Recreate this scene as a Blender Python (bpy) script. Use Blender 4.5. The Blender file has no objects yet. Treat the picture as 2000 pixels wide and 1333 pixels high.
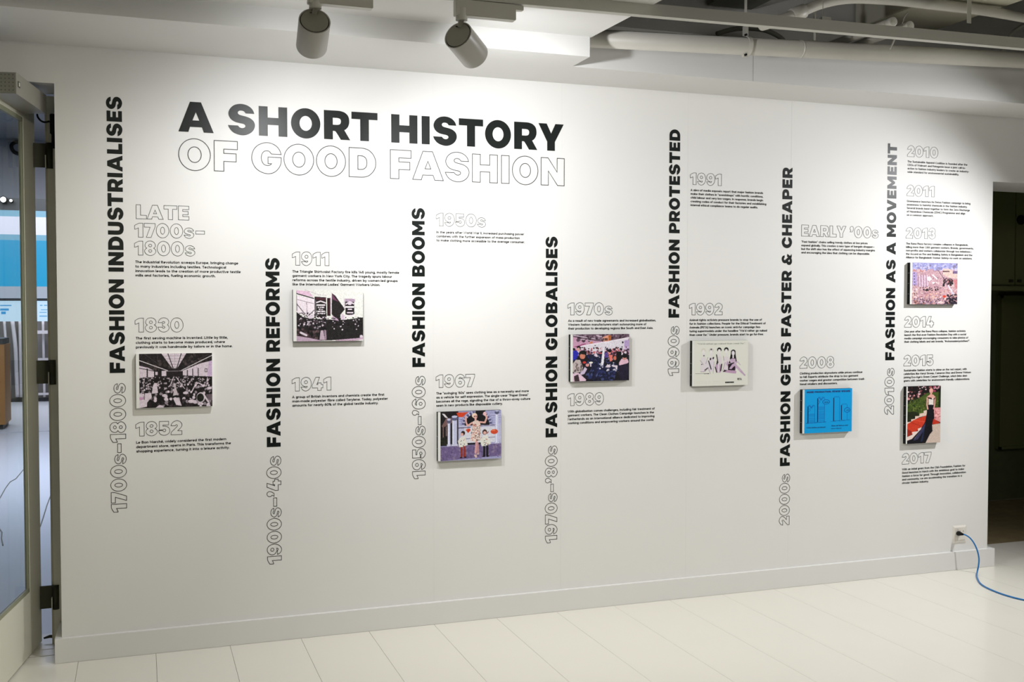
import bpy, bmesh, math, random
import numpy as np
from mathutils import Vector, Matrix, geometry

random.seed(7)
SC = bpy.context.scene
COL = SC.collection

# ------------------------------------------------------------------ camera
# world: x runs to the right along the lettered wall (its face is y = 0), y goes into the wall, z up
FPX = 2051.76; YAW = 0.340293; PITCH = -0.0337786; ROLL = 0.00041869; CAM = Vector((0, -4.75167, 1.5))
def cam_axes():
    cy, sy = math.cos(YAW), math.sin(YAW)
    f = Vector((sy*math.cos(PITCH), cy*math.cos(PITCH), math.sin(PITCH)))
    r = Vector((cy, -sy, 0)); u = r.cross(f)
    return r*math.cos(ROLL)+u*math.sin(ROLL), -r*math.sin(ROLL)+u*math.cos(ROLL), f
CR, CU, CF = cam_axes()
cd = bpy.data.cameras.new('camera'); camera = bpy.data.objects.new('camera', cd); COL.objects.link(camera)
camera.matrix_world = Matrix(((CR.x, CU.x, -CF.x, CAM.x), (CR.y, CU.y, -CF.y, CAM.y), (CR.z, CU.z, -CF.z, CAM.z), (0, 0, 0, 1)))
cd.sensor_width = 36; cd.lens = FPX/2000*36; cd.clip_start = 0.05; cd.clip_end = 100
SC.camera = camera
def ray(px, py): return CR*((px-1000)/FPX) + CU*(-(py-666.5)/FPX) + CF
def atY(px, py, y=0.0): d = ray(px, py); return CAM + d*((y-CAM.y)/d.y)
def atZ(px, py, z=0.0): d = ray(px, py); return CAM + d*((z-CAM.z)/d.z)

# ------------------------------------------------------------------ light and exposure
vs = SC.view_settings; vs.view_transform = 'Standard'; vs.look = 'None'; vs.gamma = 1; vs.use_curve_mapping = False
vs.exposure = 0.0
W = bpy.data.worlds.new('world'); SC.world = W; W.use_nodes = True
W.node_tree.nodes['Background'].inputs[0].default_value = (1.0, 0.97, 0.9, 1)
W.node_tree.nodes['Background'].inputs[1].default_value = 0.02
WARM = (1.0, 0.93, 0.76); SPOTC = (1.0, 1.0, 1.02)
def spot(name, loc, aim, power, cone, blend, col=WARM, size=0.02):
    l = bpy.data.lights.new(name, 'SPOT'); l.energy = power; l.color = col; l.spot_size = math.radians(cone); l.spot_blend = blend
    l.shadow_soft_size = size
    o = bpy.data.objects.new(name, l); COL.objects.link(o); o.location = loc
    o.rotation_euler = (Vector(aim)-Vector(loc)).to_track_quat('-Z', 'Y').to_euler(); return o
def area(name, loc, aim, power, sx, sy, col=WARM):
    l = bpy.data.lights.new(name, 'AREA'); l.shape = 'RECTANGLE'; l.size = sx; l.size_y = sy; l.energy = power; l.color = col
    o = bpy.data.objects.new(name, l); COL.objects.link(o); o.location = loc
    o.rotation_euler = (Vector(aim)-Vector(loc)).to_track_quat('-Z', 'Y').to_euler(); return o
# lamp heads: axis directions of the two spotlights in view
HEAD = [(atY(614.5, 41, -1.05), (CR*-0.0336 + CU*-0.0571 + CF*0.120).normalized()),   # back cap centre, unit axis
        (atY(894.5, 68.7, -1.05), (CR*0.0575 + CU*-0.0445 + CF*0.115).normalized())]
HLEN = 0.137; HRAD = 0.055
for i, (c, a) in enumerate(HEAD):
    m = c + a*(HLEN-0.006)
    spot('lamp_beam_%d' % (i+1), m, m+(Vector((0.30, 1, -1.35)), Vector((1.3, 1, -1.45)))[i], (52, 46)[i], (150, 142)[i], (1.0, 1.0)[i], SPOTC, size=0.02)
    spot('lamp_spill_%d' % (i+1), m, m+a, (4, 14)[i], (166, 150)[i], 0.8, SPOTC, size=0.03)
# the next head of the same track, beyond the right edge of the frame, turned to the wall
spot('lamp_beam_3', (4.95, -1.05, 2.42), (3.95, -0.86, 1.50), 165, 134, 0.9, SPOTC, size=0.02)
# unseen fill panels added to raise the room's soft ambient light
area('room_fill_1', (0.9, -4.3, 2.6), (-0.85, 0.2, 1.3), 2.2, 0.3, 0.2).data.spread = math.radians(34)  # narrow fill added to brighten the open door and its frame
area('room_fill_2', (5.2, -3.4, 2.6), (5.0, -3.0, 0), 11, 2.0, 0.8, (1.0, 0.98, 0.93))
for i, (x, y, p) in enumerate(((0.7, -3.1, 6.5), (2.9, -3.3, 11.5))):
    l = area('room_fill_%d' % (i+3), (x, y, 2.6), (x+0.1, -0.9, 0), p, 1.3, 0.5, ((1.0, 0.92, 0.70), (1.0, 0.975, 0.92))[i]); l.data.spread = math.radians(120)  # fill added to lift the floor and lower wall
area('hall_fill_1', (-1.6, 5.5, 2.9), (-1.6, 6.0, 0), 190, 3.0, 3.0, (0.72, 0.78, 1.0))  # unseen bluish fill added to light the hall and its floor
area('hall_fill_2', (-1.6, 11.5, 3.4), (-1.7, 12.5, 0), 140, 3.0, 2.0, (0.85, 0.88, 1.0))  # second added fill, for the far end of the hall

# ------------------------------------------------------------------ materials
def lin(c):
    c = c/255.0
    return c/12.92 if c <= 0.04045 else ((c+0.055)/1.055)**2.4
def rgb(r, g, b): return (lin(r), lin(g), lin(b), 1)
def mat(name, col, rough=0.6, metal=0.0, spec=0.5, noise=0.0, nscale=20.0, bump=0.0, bscale=200.0, coat=0.0, emis=None, estr=0.0):
    m = bpy.data.materials.new(name); m.use_nodes = True; nt = m.node_tree; b = nt.nodes['Principled BSDF']
    b.inputs['Base Color'].default_value = col; b.inputs['Roughness'].default_value = rough
    b.inputs['Metallic'].default_value = metal; b.inputs['Specular IOR Level'].default_value = spec
    b.inputs['Coat Weight'].default_value = coat
    tc = nt.nodes.new('ShaderNodeTexCoord')
    if noise > 0:
        n = nt.nodes.new('ShaderNodeTexNoise'); n.inputs['Scale'].default_value = nscale; n.inputs['Detail'].default_value = 4
        r = nt.nodes.new('ShaderNodeMix'); r.data_type = 'RGBA'
        r.inputs['A'].default_value = tuple(min(1, c*(1-noise)) for c in col[:3])+(1,)
        r.inputs['B'].default_value = tuple(min(1, c*(1+noise)) for c in col[:3])+(1,)
        nt.links.new(tc.outputs['Object'], n.inputs['Vector']); nt.links.new(n.outputs['Fac'], r.inputs['Factor'])
        nt.links.new(r.outputs['Result'], b.inputs['Base Color'])
    if bump > 0:
        n2 = nt.nodes.new('ShaderNodeTexNoise'); n2.inputs['Scale'].default_value = bscale; n2.inputs['Detail'].default_value = 3
        bp = nt.nodes.new('ShaderNodeBump'); bp.inputs['Strength'].default_value = bump; bp.inputs['Distance'].default_value = 0.001
        nt.links.new(tc.outputs['Object'], n2.inputs['Vector']); nt.links.new(n2.outputs['Fac'], bp.inputs['Height'])
        nt.links.new(bp.outputs['Normal'], b.inputs['Normal'])
    if emis:
        b.inputs['Emission Color'].default_value = emis; b.inputs['Emission Strength'].default_value = estr
    return m
M = {}
M['wall'] = mat('wall_vinyl_white', (0.80, 0.795, 0.77, 1), 0.62, noise=0.012, nscale=3, bump=0.06, bscale=350)
M['paint'] = mat('white_paint', (0.76, 0.76, 0.74, 1), 0.6, noise=0.01, nscale=2, bump=0.04)
M['base'] = mat('baseboard_paint', (0.78, 0.775, 0.755, 1), 0.38, noise=0.01, nscale=4)
M['plank'] = mat('painted_floor_board', (0.79, 0.765, 0.68, 1), 0.34, noise=0.02, nscale=2.5, bump=0.05, bscale=60, coat=0.15)
M['joint'] = mat('floor_joint', (0.26, 0.22, 0.14, 1), 0.9, noise=0.1)
M['deck'] = mat('plenum_deck', (0.045, 0.045, 0.03, 1), 0.9, noise=0.25, nscale=1.5)
M['duct'] = mat('grey_duct', (0.20, 0.20, 0.17, 1), 0.7, noise=0.08, nscale=3)
M['pipe'] = mat('painted_pipe', (0.62, 0.60, 0.54, 1), 0.42, noise=0.06, nscale=7)
M['conduit'] = mat('pale_conduit', (0.50, 0.49, 0.43, 1), 0.5, noise=0.05)
M['track'] = mat('white_track_metal', (0.52, 0.51, 0.45, 1), 0.42, noise=0.01)
M['lamp'] = mat('white_lamp_enamel', (0.40, 0.385, 0.35, 1), 0.38, noise=0.01)
M['lampcap'] = mat('lamp_cap_enamel', (0.25, 0.245, 0.20, 1), 0.5, noise=0.01)
M['vent'] = mat('dark_grey_plastic', (0.10, 0.10, 0.085, 1), 0.6, noise=0.05)
M['jointline'] = mat('beam_joint_line', (0.45, 0.44, 0.42, 1), 0.7, noise=0.02); M['seam'] = mat('wall_sheet_seam', (0.785, 0.78, 0.755, 1), 0.6, noise=0.01)  # darker line of the beam's panel joint, then the wall sheet seam
M['black'] = mat('black_rubber', (0.006, 0.006, 0.006, 1), 0.55, spec=0.2, noise=0.1)
M['vinyl'] = mat('black_vinyl_print', (0.006, 0.009, 0.008, 1), 0.38, spec=0.22, noise=0.3, nscale=60)
M['line'] = mat('black_vinyl_outline', (0.012, 0.012, 0.012, 1), 0.5, noise=0.1)
M['text'] = mat('black_vinyl_text', (0.012, 0.012, 0.012, 1), 0.55, noise=0.1)
M['whiteedge'] = mat('white_print_margin', (0.78, 0.78, 0.74, 1), 0.45, noise=0.08, nscale=300)
M['pin'] = mat('staple_steel', (0.5, 0.5, 0.45, 1), 0.3, 0.9, noise=0.02)
M['leaf'] = mat('grey_door_paint', (0.74, 0.73, 0.62, 1), 0.5, noise=0.02, nscale=6)
M['bead'] = mat('glazing_bead_paint', (0.30, 0.31, 0.22, 1), 0.5, noise=0.02)
M['jamb'] = mat('grey_frame_paint', (0.60, 0.58, 0.47, 1), 0.55, noise=0.03, nscale=6)
M['hinge'] = mat('dark_hinge_metal', (0.035, 0.035, 0.018, 1), 0.5, 0.2, noise=0.08)
M['opbox'] = mat('operator_housing', (0.30, 0.29, 0.25, 1), 0.45, noise=0.02)
M['opend'] = mat('operator_end_cap', (0.22, 0.22, 0.19, 1), 0.6, noise=0.03)
M['plate'] = mat('outlet_plastic', (0.80, 0.76, 0.69, 1), 0.35, noise=0.01)
M['slot'] = mat('outlet_slot', (0.12, 0.06, 0.03, 1), 0.6, noise=0.02)
M['cable'] = mat('blue_cable_jacket', (0.012, 0.17, 0.46, 1), 0.4, noise=0.04)
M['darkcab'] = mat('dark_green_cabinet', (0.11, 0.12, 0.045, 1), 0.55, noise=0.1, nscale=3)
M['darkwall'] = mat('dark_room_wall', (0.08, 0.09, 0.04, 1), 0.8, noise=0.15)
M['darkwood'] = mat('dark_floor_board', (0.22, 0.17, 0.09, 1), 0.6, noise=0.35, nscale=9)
M['hallwall'] = mat('hall_wall_grey', (0.22, 0.22, 0.23, 1), 0.8, noise=0.03)
M['hallfloor'] = mat('hall_floor_white', (0.62, 0.64, 0.66, 1), 0.28, noise=0.03, nscale=1.2)
M['hallblack'] = mat('hall_black_band', (0.01, 0.013, 0.013, 1), 0.5, noise=0.05)
M['drape'] = mat('pale_drape', (0.55, 0.52, 0.52, 1), 0.8, noise=0.05)
M['drapeshade'] = mat('taupe_panel', (0.15, 0.14, 0.125, 1), 0.8, noise=0.05)
M['wood'] = mat('orange_wood', (0.30, 0.13, 0.02, 1), 0.5, noise=0.2, nscale=8)
M['scr_cyan'] = mat('screen_cyan', (0, 0, 0, 1), 0.4, emis=rgb(0, 160, 215), estr=0.95, noise=0.01)
M['scr_white'] = mat('screen_white', (0.1, 0.1, 0.1, 1), 0.4, emis=rgb(215, 220, 245), estr=0.9, noise=0.01)
M['scr_band'] = mat('screen_band', (0.05, 0.1, 0.1, 1), 0.4, emis=rgb(90, 150, 190), estr=0.8, noise=0.01)
M['scr_soft'] = mat('screen_pale', (0.1, 0.1, 0.1, 1), 0.4, emis=rgb(150, 165, 185), estr=0.8, noise=0.01)
M['scr_board'] = mat('board_backlit', (0.1, 0.1, 0.1, 1), 0.4, emis=rgb(190, 225, 250), estr=0.9, noise=0.01)
M['bluegraph'] = mat('blue_print', (0.02, 0.2, 0.4, 1), 0.5, emis=rgb(50, 140, 190), estr=0.4, noise=0.01)
M['bulb'] = mat('hall_spot_glow', (1, 1, 1, 1), 0.4, emis=(1, 1, 1, 1), estr=4, noise=0.01)
def glass_mat():
    m = bpy.data.materials.new('door_glass'); m.use_nodes = True; nt = m.node_tree; b = nt.nodes['Principled BSDF']
    b.inputs['Base Color'].default_value = (0.93, 0.97, 0.96, 1); b.inputs['Roughness'].default_value = 0.0
    b.inputs['Transmission Weight'].default_value = 1; b.inputs['IOR'].default_value = 1.12
    n = nt.nodes.new('ShaderNodeTexNoise'); n.inputs['Scale'].default_value = 2.0
    bp = nt.nodes.new('ShaderNodeBump'); bp.inputs['Strength'].default_value = 0.02; bp.inputs['Distance'].default_value = 0.01
    tc = nt.nodes.new('ShaderNodeTexCoord'); nt.links.new(tc.outputs['Object'], n.inputs['Vector'])
    nt.links.new(n.outputs['Fac'], bp.inputs['Height']); nt.links.new(bp.outputs['Normal'], b.inputs['Normal'])
    return m
M['glass'] = glass_mat()
def print_mat():
    m = bpy.data.materials.new('printed_picture'); m.use_nodes = True; nt = m.node_tree; b = nt.nodes['Principled BSDF']
    a = nt.nodes.new('ShaderNodeAttribute'); a.attribute_name = 'Print'
    nt.links.new(a.outputs['Color'], b.inputs['Base Color']); b.inputs['Roughness'].default_value = 0.5
    b.inputs['Specular IOR Level'].default_value = 0.3
    return m
M['print'] = print_mat()

# ------------------------------------------------------------------ object helpers
def link(o, parent=None):
    COL.objects.link(o)
    if parent: o.parent = parent
    return o
def obj(name, bm, m, parent=None, smooth=False, loc=None):
    me = bpy.data.meshes.new(name); bm.to_mesh(me); bm.free(); me.materials.append(M[m] if isinstance(m, str) else m)
    if smooth:
        for p in me.polygons: p.use_smooth = True
    o = bpy.data.objects.new(name, me)
    if loc: o.location = loc
    return link(o, parent)
def pyobj(name, v, f, m, parent=None):
    me = bpy.data.meshes.new(name); me.from_pydata(v, [], f); me.update(); me.materials.append(M[m])
    return link(bpy.data.objects.new(name, me), parent)
def tag(o, label=None, cat=None, group=None, kind=None):
    if label: o['label'] = label
    if cat: o['category'] = cat
    if group: o['group'] = group
    if kind: o['kind'] = kind
    return o
def thing(name, label, cat, loc=(0, 0, 0), group=None):
    o = bpy.data.objects.new(name, None); o.empty_display_size = 0.05; link(o); o.location = loc
    return tag(o, label, cat, group)
def box(bm, x0, x1, y0, y1, z0, z1, bev=0.0):
    r = bmesh.ops.create_cube(bm, size=1)
    for v in r['verts']:
        v.co = Vector(((x0+x1)/2+v.co.x*(x1-x0), (y0+y1)/2+v.co.y*(y1-y0), (z0+z1)/2+v.co.z*(z1-z0)))
    if bev > 0:
        es = list({e for v in r['verts'] for e in v.link_edges})
        bmesh.ops.bevel(bm, geom=es, offset=bev, segments=2, affect='EDGES')
    return bm
def BX(*a, bev=0.0): return box(bmesh.new(), *a, bev=bev)
def obox(bm, o, u, v, w, a0, a1, b0, b1, c0, c1):   # box in a frame o + u*a + v*b + w*c
    vs_ = [bm.verts.new(o+u*a+v*b+w*c) for a in (a0, a1) for b in (b0, b1) for c in (c0, c1)]
    for f in ((0, 1, 3, 2), (4, 6, 7, 5), (0, 4, 5, 1), (2, 3, 7, 6), (0, 2, 6, 4), (1, 5, 7, 3)): bm.faces.new([vs_[i] for i in f])
    return bm
def frame_of(a):
    a = a.normalized(); t = Vector((0, 0, 1)) if abs(a.z) < 0.95 else Vector((1, 0, 0))
    u = a.cross(t).normalized(); return u, a.cross(u).normalized()
def tube(bm, pts, rad, n=12, caps=True, smoothpts=True):
    pts = [Vector(p) for p in pts]; rings = []
    rads = rad if isinstance(rad, (list, tuple)) else [rad]*len(pts)
    u = None
    for i, p in enumerate(pts):
        d = (pts[min(i+1, len(pts)-1)]-pts[max(i-1, 0)]).normalized()
        if u is None: u, v = frame_of(d)
        else:
            u = (u - d*u.dot(d)).normalized(); v = d.cross(u)
        rings.append([bm.verts.new(p+(u*math.cos(2*math.pi*k/n)+v*math.sin(2*math.pi*k/n))*rads[i]) for k in range(n)])
    for a, b in zip(rings, rings[1:]):
        for k in range(n): bm.faces.new((a[k], a[(k+1) % n], b[(k+1) % n], b[k]))
    if caps: bm.faces.new(rings[0][::-1]); bm.faces.new(rings[-1])
    bmesh.ops.recalc_face_normals(bm, faces=bm.faces[:])
    return bm
def TB(*a, **k): return tube(bmesh.new(), *a, **k)
def spline(pts, sub=8):
    P = [Vector(p) for p in pts]; out = []
    for i in range(len(P)-1):
        p0 = P[max(i-1, 0)]; p1 = P[i]; p2 = P[i+1]; p3 = P[min(i+2, len(P)-1)]
        for k in range(sub):
            t = k/sub
            out.append(0.5*((2*p1)+(p2-p0)*t+(2*p0-5*p1+4*p2-p3)*t*t+(3*p1-3*p2+p3-p0)*t**3))
    out.append(P[-1]); return out
def struct(name, bm, m, parent=None, label=None):
    o = obj(name, bm, m, parent)
    if not parent: o['kind'] = 'structure'
    if label: o['label'] = label; o['category'] = name.split('_')[0]
    return o
def ray_edges(bm, w): pass

# ------------------------------------------------------------------ room shell
WX0, WX1 = -0.324, 4.588; WT = 0.25; ZS = 2.577; ZC = 2.663
def wall_mesh(m, segs):
    bm = bmesh.new()
    for s in segs: box(bm, *s)
    return bm
struct('wall_front', wall_mesh(0, [(WX0, WX1, 0, WT, 0, 3.3), (-1.75, WX0, 0, WT, 2.417, 3.3), (-3.2, -1.75, 0, WT, 0, 3.3),
       (WX1, 6.6, 0, WT+0.15, 2.207, 3.3), (6.6, 8.2, 0, WT, 0, 3.3)]), 'wall', label='white wall carrying the printed timeline')
struct('wall_left', BX(-3.3, -3.2, -7.6, 0.25, 0, 3.3), 'paint', label='plain white wall left of the photographer')
struct('wall_right', BX(8.2, 8.3, -7.6, 0.25, 0, 3.3), 'paint', label='plain white wall right of the photographer')
struct('wall_back', BX(-3.3, 8.3, -7.7, -7.6, 0, 3.3), 'paint', label='plain white wall behind the photographer')
bm = bmesh.new(); vsx = [(-3.2, -7.6), (2.35, -7.6), (1.886, -1.134), (1.857, -0.524), (1.857, -0.345), (-3.2, -0.345)]
lo = [bm.verts.new((x, y, ZC)) for x, y in vsx]; hi = [bm.verts.new((x, y, ZC+0.03)) for x, y in vsx]
bm.faces.new(lo[::-1]); bm.faces.new(hi)
for i in range(6): bm.faces.new((lo[i], lo[(i+1) % 6], hi[(i+1) % 6], hi[i]))
bmesh.ops.recalc_face_normals(bm, faces=bm.faces[:])
struct('ceiling', bm, 'paint', label='white lowered ceiling over the left half')
struct('ceiling_deck', BX(-3.2, 8.2, -7.6, 0.0, 3.3, 3.4), 'deck', label='dark open ceiling deck high above the pipes')
tr = struct('trim_1', BX(-3.2, 1.848, -0.54, 0.0, ZS, ZC+0.02), 'paint', label='deep white boxed soffit above the left half of the wall')
struct('trim_2', BX(1.848, 8.2, -0.345, 0.0, ZS, 2.776), 'paint', label='shallow white boxed beam above the right half of the wall')
for px_, py_ in ((1471, 140),):
    xj = atY(px_, py_, -0.345).x; obj('panel_joint', BX(xj-0.001, xj+0.001, -0.3456, -0.3448, ZS+0.001, 2.775), 'jointline', bpy.data.objects['trim_2'])
for px_ in (846, 1097, 1344, 1546):
    xj = atY(px_, 300, 0).x; obj('sheet_seam', BX(xj-0.0015, xj+0.0015, -0.0004, 0.0, 0.11, ZS-0.002), 'seam', bpy.data.objects['wall_front'])
# baseboard wraps both wall ends
bb = bmesh.new(); box(bb, WX0-0.027, WX1+0.037, -0.02, WT, 0.0, 0.1036, bev=0.0015)
struct('baseboard_front', bb, 'base', label='white baseboard under the timeline wall')
struct('baseboard_left', BX(-3.2, -3.18, -7.6, -0.0, 0, 0.1036), 'base', label='white baseboard of the left wall')

# floor: dark bed, boards 0.31 m wide running towards the wall
FX0 = -0.2602
fl = struct('floor', BX(-3.3, 8.3, -7.6, 0.43, -0.06, -0.012), 'joint', label='floor of wide white painted boards')
pb = bmesh.new(); box(pb, 0.0012, 0.3082, -7.6, 0.0, -0.012, 0.0)
pme = None
k0 = -10
for k in range(k0, 28):
    x = FX0 + 0.3094*k
    y1 = 0.10 if x < WX0 else (0.0 if x < WX1-0.2 else 0.43)
    if x > WX1-0.3: y1 = 0.43
    b2 = bmesh.new(); box(b2, 0.0007, 0.3087, -7.6, y1, -0.012, 0.0)
    o = obj('plank', b2, 'plank', fl, loc=(x, 0, 0))
for y0, y1 in ((0.107, 0.190), (0.198, 0.43)):
    obj('threshold_strip', BX(-1.75, WX0, y0, y1, -0.012, 0.001), 'plank', fl)

# ------------------------------------------------------------------ display glyphs (cap height 100)
# "x,y" are curve points, "x,y;" corners; loops parted by "|"; E(cx cy rx ry) an ellipse
SS = "84.8,72; 81,83 72,93.5 58,100.8 41,103 23,99 9,88 2,72.5 4,59 12,48 24,41.5 38,38.3 50,36 55.6,31 53.6,25 46,22 38,24 31.9,30; 0,30; 5,19 16,7 32,0 49,-2 66,3 80,14.5 86.5,30.5 83.4,45.5 73,55.6 60,61 46,64 36,67 31.9,72.5 35.3,79 43.4,80.7 51.5,78.5 57,72;"
CH = "95,64.4; 90.6,77.4 81.6,89.6 67.7,98.2 51.8,101.7 35.8,99.2 18.9,90.5 6,75 0,52 3,32.7 13,15 28,4 45,-1.5 "
DATA = {
 'A': (110, "0,0; 36.5,100; 71,100; 110,0; 79,0; 73,17; 36,17; 31,0;|44,39; 65,39; 54.5,66;"),
 'B': (87, "0,0; 0,100; 48,100; 58,99 72,95 81,86 82,74 79,63 71,53; 81,45 87,35 87,24 82,10 70,2 55,0 46,0;|30,61; 30,78; 44,78; 50,76.5 52.5,70 50,63 44,61;|30,22; 30,40; 46,40; 52,38 55,31 52,24 46,22;"),
 'C': (95, CH+"60,-1 76,6 88,18 95,36; 63.7,36; 59,30 50,26 40,28 33,38 30.7,50 33.3,63.8 39.8,72 47.8,74.5 56,73 63.7,64.4;"),
 'D': (91.5, "0,0; 0,100; 42,100; 52,99 67,94 82,80 90,63 91.5,50 90,36 82,20 67,6 52,1 42,0;|30,26.5; 30,73.5; 40,73.5; 49,72 58,64 61,50 58,36 49,28 40,26.5;"),
 'E': (73, "0,0; 0,100; 73,100; 73,75; 30,75; 30,62; 68,62; 68,38.5; 30,38.5; 30,25; 73,25; 73,0;"),
 'F': (73, "0,0; 0,100; 73,100; 73,73; 30,73; 30,59; 69,59; 69,32.5; 30,32.5; 30,0;"),
 'G': (95, CH+"61,-1 76,6 87,18 93.6,32 95,44 95,53.7; 52.3,53.7; 52.3,32; 63.7,32; 60.7,28.5 55.7,26 49.8,25.3 40,28.3 33,38 30.7,50.3 33.3,63.8 39.8,71.8 47.8,74.5 56,73 63.7,64.4;"),
 'H': (93, "0,0; 0,100; 29,100; 29,62.5; 64,62.5; 64,100; 93,100; 93,0; 64,0; 64,38; 29,38; 29,0;"),
 'I': (29, "0,0; 0,100; 29,100; 29,0;"),
 'L': (70, "0,0; 0,100; 30,100; 30,25.5; 70,25.5; 70,0;"),
 'M': (109, "0,0; 0,100; 28,100; 54.5,52; 81,100; 109,100; 109,0; 81,0; 81,50; 62,17; 47,17; 28,50; 28,0;"),
 'N': (90, "0,0; 0,100; 27,100; 62,49; 62,100; 90,100; 90,0; 64,0; 28,52; 28,0;"),
 'O': (98, "E49,50,49,52|E49,50,20.5,25.5"),
 'P': (85, "0,0; 0,100; 46,100; 56,99 70,94 81,83 85,66 82,50 72,38 58,33 46,32; 30,32; 30,0;|30,54; 30,77; 45,77; 52,75 56,70 56,61 52,56 45,54;"),
 'R': (88, "0,0; 0,100; 48,100; 58,99 72,94 83,82 86,62 82,47 75,38 69,34; 89,0; 57,0; 39,28 35,29.5 30,29.5; 30,0;|30,51; 30,75; 45,75; 53,73 57,68 57,59 53,53 45,51;"),
 'S': (87, SS),
 'T': (90, "0,75; 0,100; 90,100; 90,75; 60,75; 60,0; 30,0; 30,75;"),
 'U': (88, "0,100; 29,100; 29,40; 31,29 37,24 44,23 51,24 57,29 59,40; 59,100; 88,100; 88,40; 86,22 77,7 61,-1 44,-2.5 27,-1 11,7 2,22 0,40;"),
 'V': (104, "0,100; 32,100; 52,37; 72,100; 104,100; 69,0; 35,0;"),
 'Y': (98, "0,100; 32,100; 49.3,64; 66,100; 98.5,100; 64,33; 64,0; 34,0; 34,33;"),
 '&': (93, "83,72; 75,91 64,99 50,101 33,97 20,87 14,72 15,60 18,54; 6,44 0,30 2,15 10,4 22,-2 36,-3 50,0 60,5; 66,0; 93,0; 77,17; 95,44; 72,48; 65,37; 45,63 41,69 43,76 50,79 58,77 61,72;|34,37; 29,32 27,25 30,20 36,19 43,21 47,24;"),
 '0': (88, "E44,50,44,52|E44,50,14,25.5"),
 '1': (57, "0,56; 0,83; 15,92 30,99 40,100 57,100; 57,0; 25.5,0; 25.5,66; 14,60 6,57"),
 '2': (75, "0,66; 4.5,80 18,94.5 39,102.5 60,96 73,83 76,68.5 69,52 56,39 45.6,28.5; 75,28; 75,0; 0,0; 0,16.5; 14,31 41,58.5 44,67 39,73 33,71 30.4,66;"),
 '3': (77.5, "1,67; 7.6,83 22,98 39,102.5 60,97.5 72.7,84 75.6,70 71,58 66,51.5; 73.6,43 77.5,30 70,12.5 56.4,3.4 39,-1.5 22,4 7,16.6 0,35.7; 29.6,35; 34.4,28 41,26 47.8,33 43,40 31.5,41.8; 30.6,63; 42,63 47.8,69 41,76 33.5,74 29.6,68;"),
 '4': (83.7, "27.6,100; 57,100; 41,57; 35,45; 45,45; 43,57; 69.5,57; 69.5,45; 83.7,45; 83.7,19.5; 70,19.5; 70,0; 42,0; 42,19.5; 0,19.5; 0,41;"),
 '5': (76, "4.7,100; 68.4,100; 68.4,73.5; 29.5,73.5; 29.5,65; 47.5,64.5 64.6,57 75,43 75,22 62.7,6.7 40,-1.5 19,4 4,18 0,34; 29,34; 33,27 40,25 47,29 49,35 45,43 38,44.5 31,40; 4.7,38;"),
 '7': (75, "0,100; 75,100; 75,78; 45.7,0; 13.3,0; 40,73; 0,73;"),
 '8': (78, "15.3,51; 5.7,59 3,72 8.6,88 23,99.5 38.8,102.5 54.6,99.5 69,88 74.6,72 72,59 62.3,51; 72,44 78,31 72,14.5 57,3 38.8,-1.8 21,3 6,14.5 0,31 6,44|E38.8,70.5,10.5,9.5|E38.8,31.5,10.5,9.5"),
 '9': (80, "27,31.5; 5.7,48 .5,64.7 6.7,84.5 21,97 40,102 61,96 74,80 80,55 77,31.5 66.6,13.6 53,3 38,-1.8 21,2.5 8,14 0,28; 30,28.5; 36,22.7 43.8,23.5 49.5,33; 38,32.5|E39,65,12,11.5"),
 's': (70, 'S*'), '-': (63, "0,31; 0,54; 63,54; 63,31;"),
 "'": (38, "0,50; 6,57 10,65; 3,70 0,82 6,95 19,101 32,96 38,83 35,69 30,60 23,50;")}
def ell_pts(cx, cy, rx, ry, n=36): return [(cx+rx*math.cos(2*math.pi*k/n), cy+ry*math.sin(2*math.pi*k/n)) for k in range(n)]
def parse_loop(s):
    if s.startswith('E'): return ell_pts(*[float(t) for t in s[1:].split(',')])
    P = []
    for t in s.split():
        c = t.endswith(';'); a, b = t.rstrip(';').split(','); P.append((float(a), float(b), c))
    out = []; n = len(P)
    for i in range(n):
        p0, p1, p2, p3 = P[i-1], P[i], P[(i+1) % n], P[(i+2) % n]
        if p1[2] and p2[2]: out.append(p1[:2]); continue
        m1 = (0, 0) if False else (((p2[0]-p0[0])/2, (p2[1]-p0[1])/2) if not p1[2] else ((p2[0]-p1[0]), (p2[1]-p1[1])))
        m2 = ((p3[0]-p1[0])/2, (p3[1]-p1[1])/2) if not p2[2] else ((p2[0]-p1[0]), (p2[1]-p1[1]))
        L = math.hypot(p2[0]-p1[0], p2[1]-p1[1])
        for m, pa, pb in ((0, p0, p2), (1, p1, p3)): pass
        l1 = math.hypot(*m1) or 1; l2 = math.hypot(*m2) or 1
        m1 = (m1[0]/l1*L, m1[1]/l1*L); m2 = (m2[0]/l2*L, m2[1]/l2*L)
        for k in range(4):
            t = k/4; h1 = 2*t**3-3*t*t+1; h2 = t**3-2*t*t+t; h3 = -2*t**3+3*t*t; h4 = t**3-t*t
            out.append((h1*p1[0]+h2*m1[0]+h3*p2[0]+h4*m2[0], h1*p1[1]+h2*m1[1]+h3*p2[1]+h4*m2[1]))
    return out
GL = {}
for ch, (adv, s) in DATA.items():
    if s == 'S*': loops = [[(x*0.80, y*0.72) for x, y in parse_loop(SS)]]
    else: loops = [parse_loop(t) for t in s.split('|')]
    GL[ch] = (adv, loops)
adv6, l9 = GL['9']; GL['6'] = (80, [[(80-x, 100-y) for x, y in lp] for lp in l9])
SB = {c: 7.5 for c in GL}
for c in 'OCGS0235689s': SB[c] = 4.5
for c in 'AVYT74': SB[c] = 2.5
SBL = dict(SB); SBL.update({'1': 3, 'L': 7.5, "'": 4}); SBR = dict(SB); SBR.update({'D': 5, 'P': 4, 'R': 3, 'L': 2, 'F': 3, 'E': 5, '1': 7, "'": 4})
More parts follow.
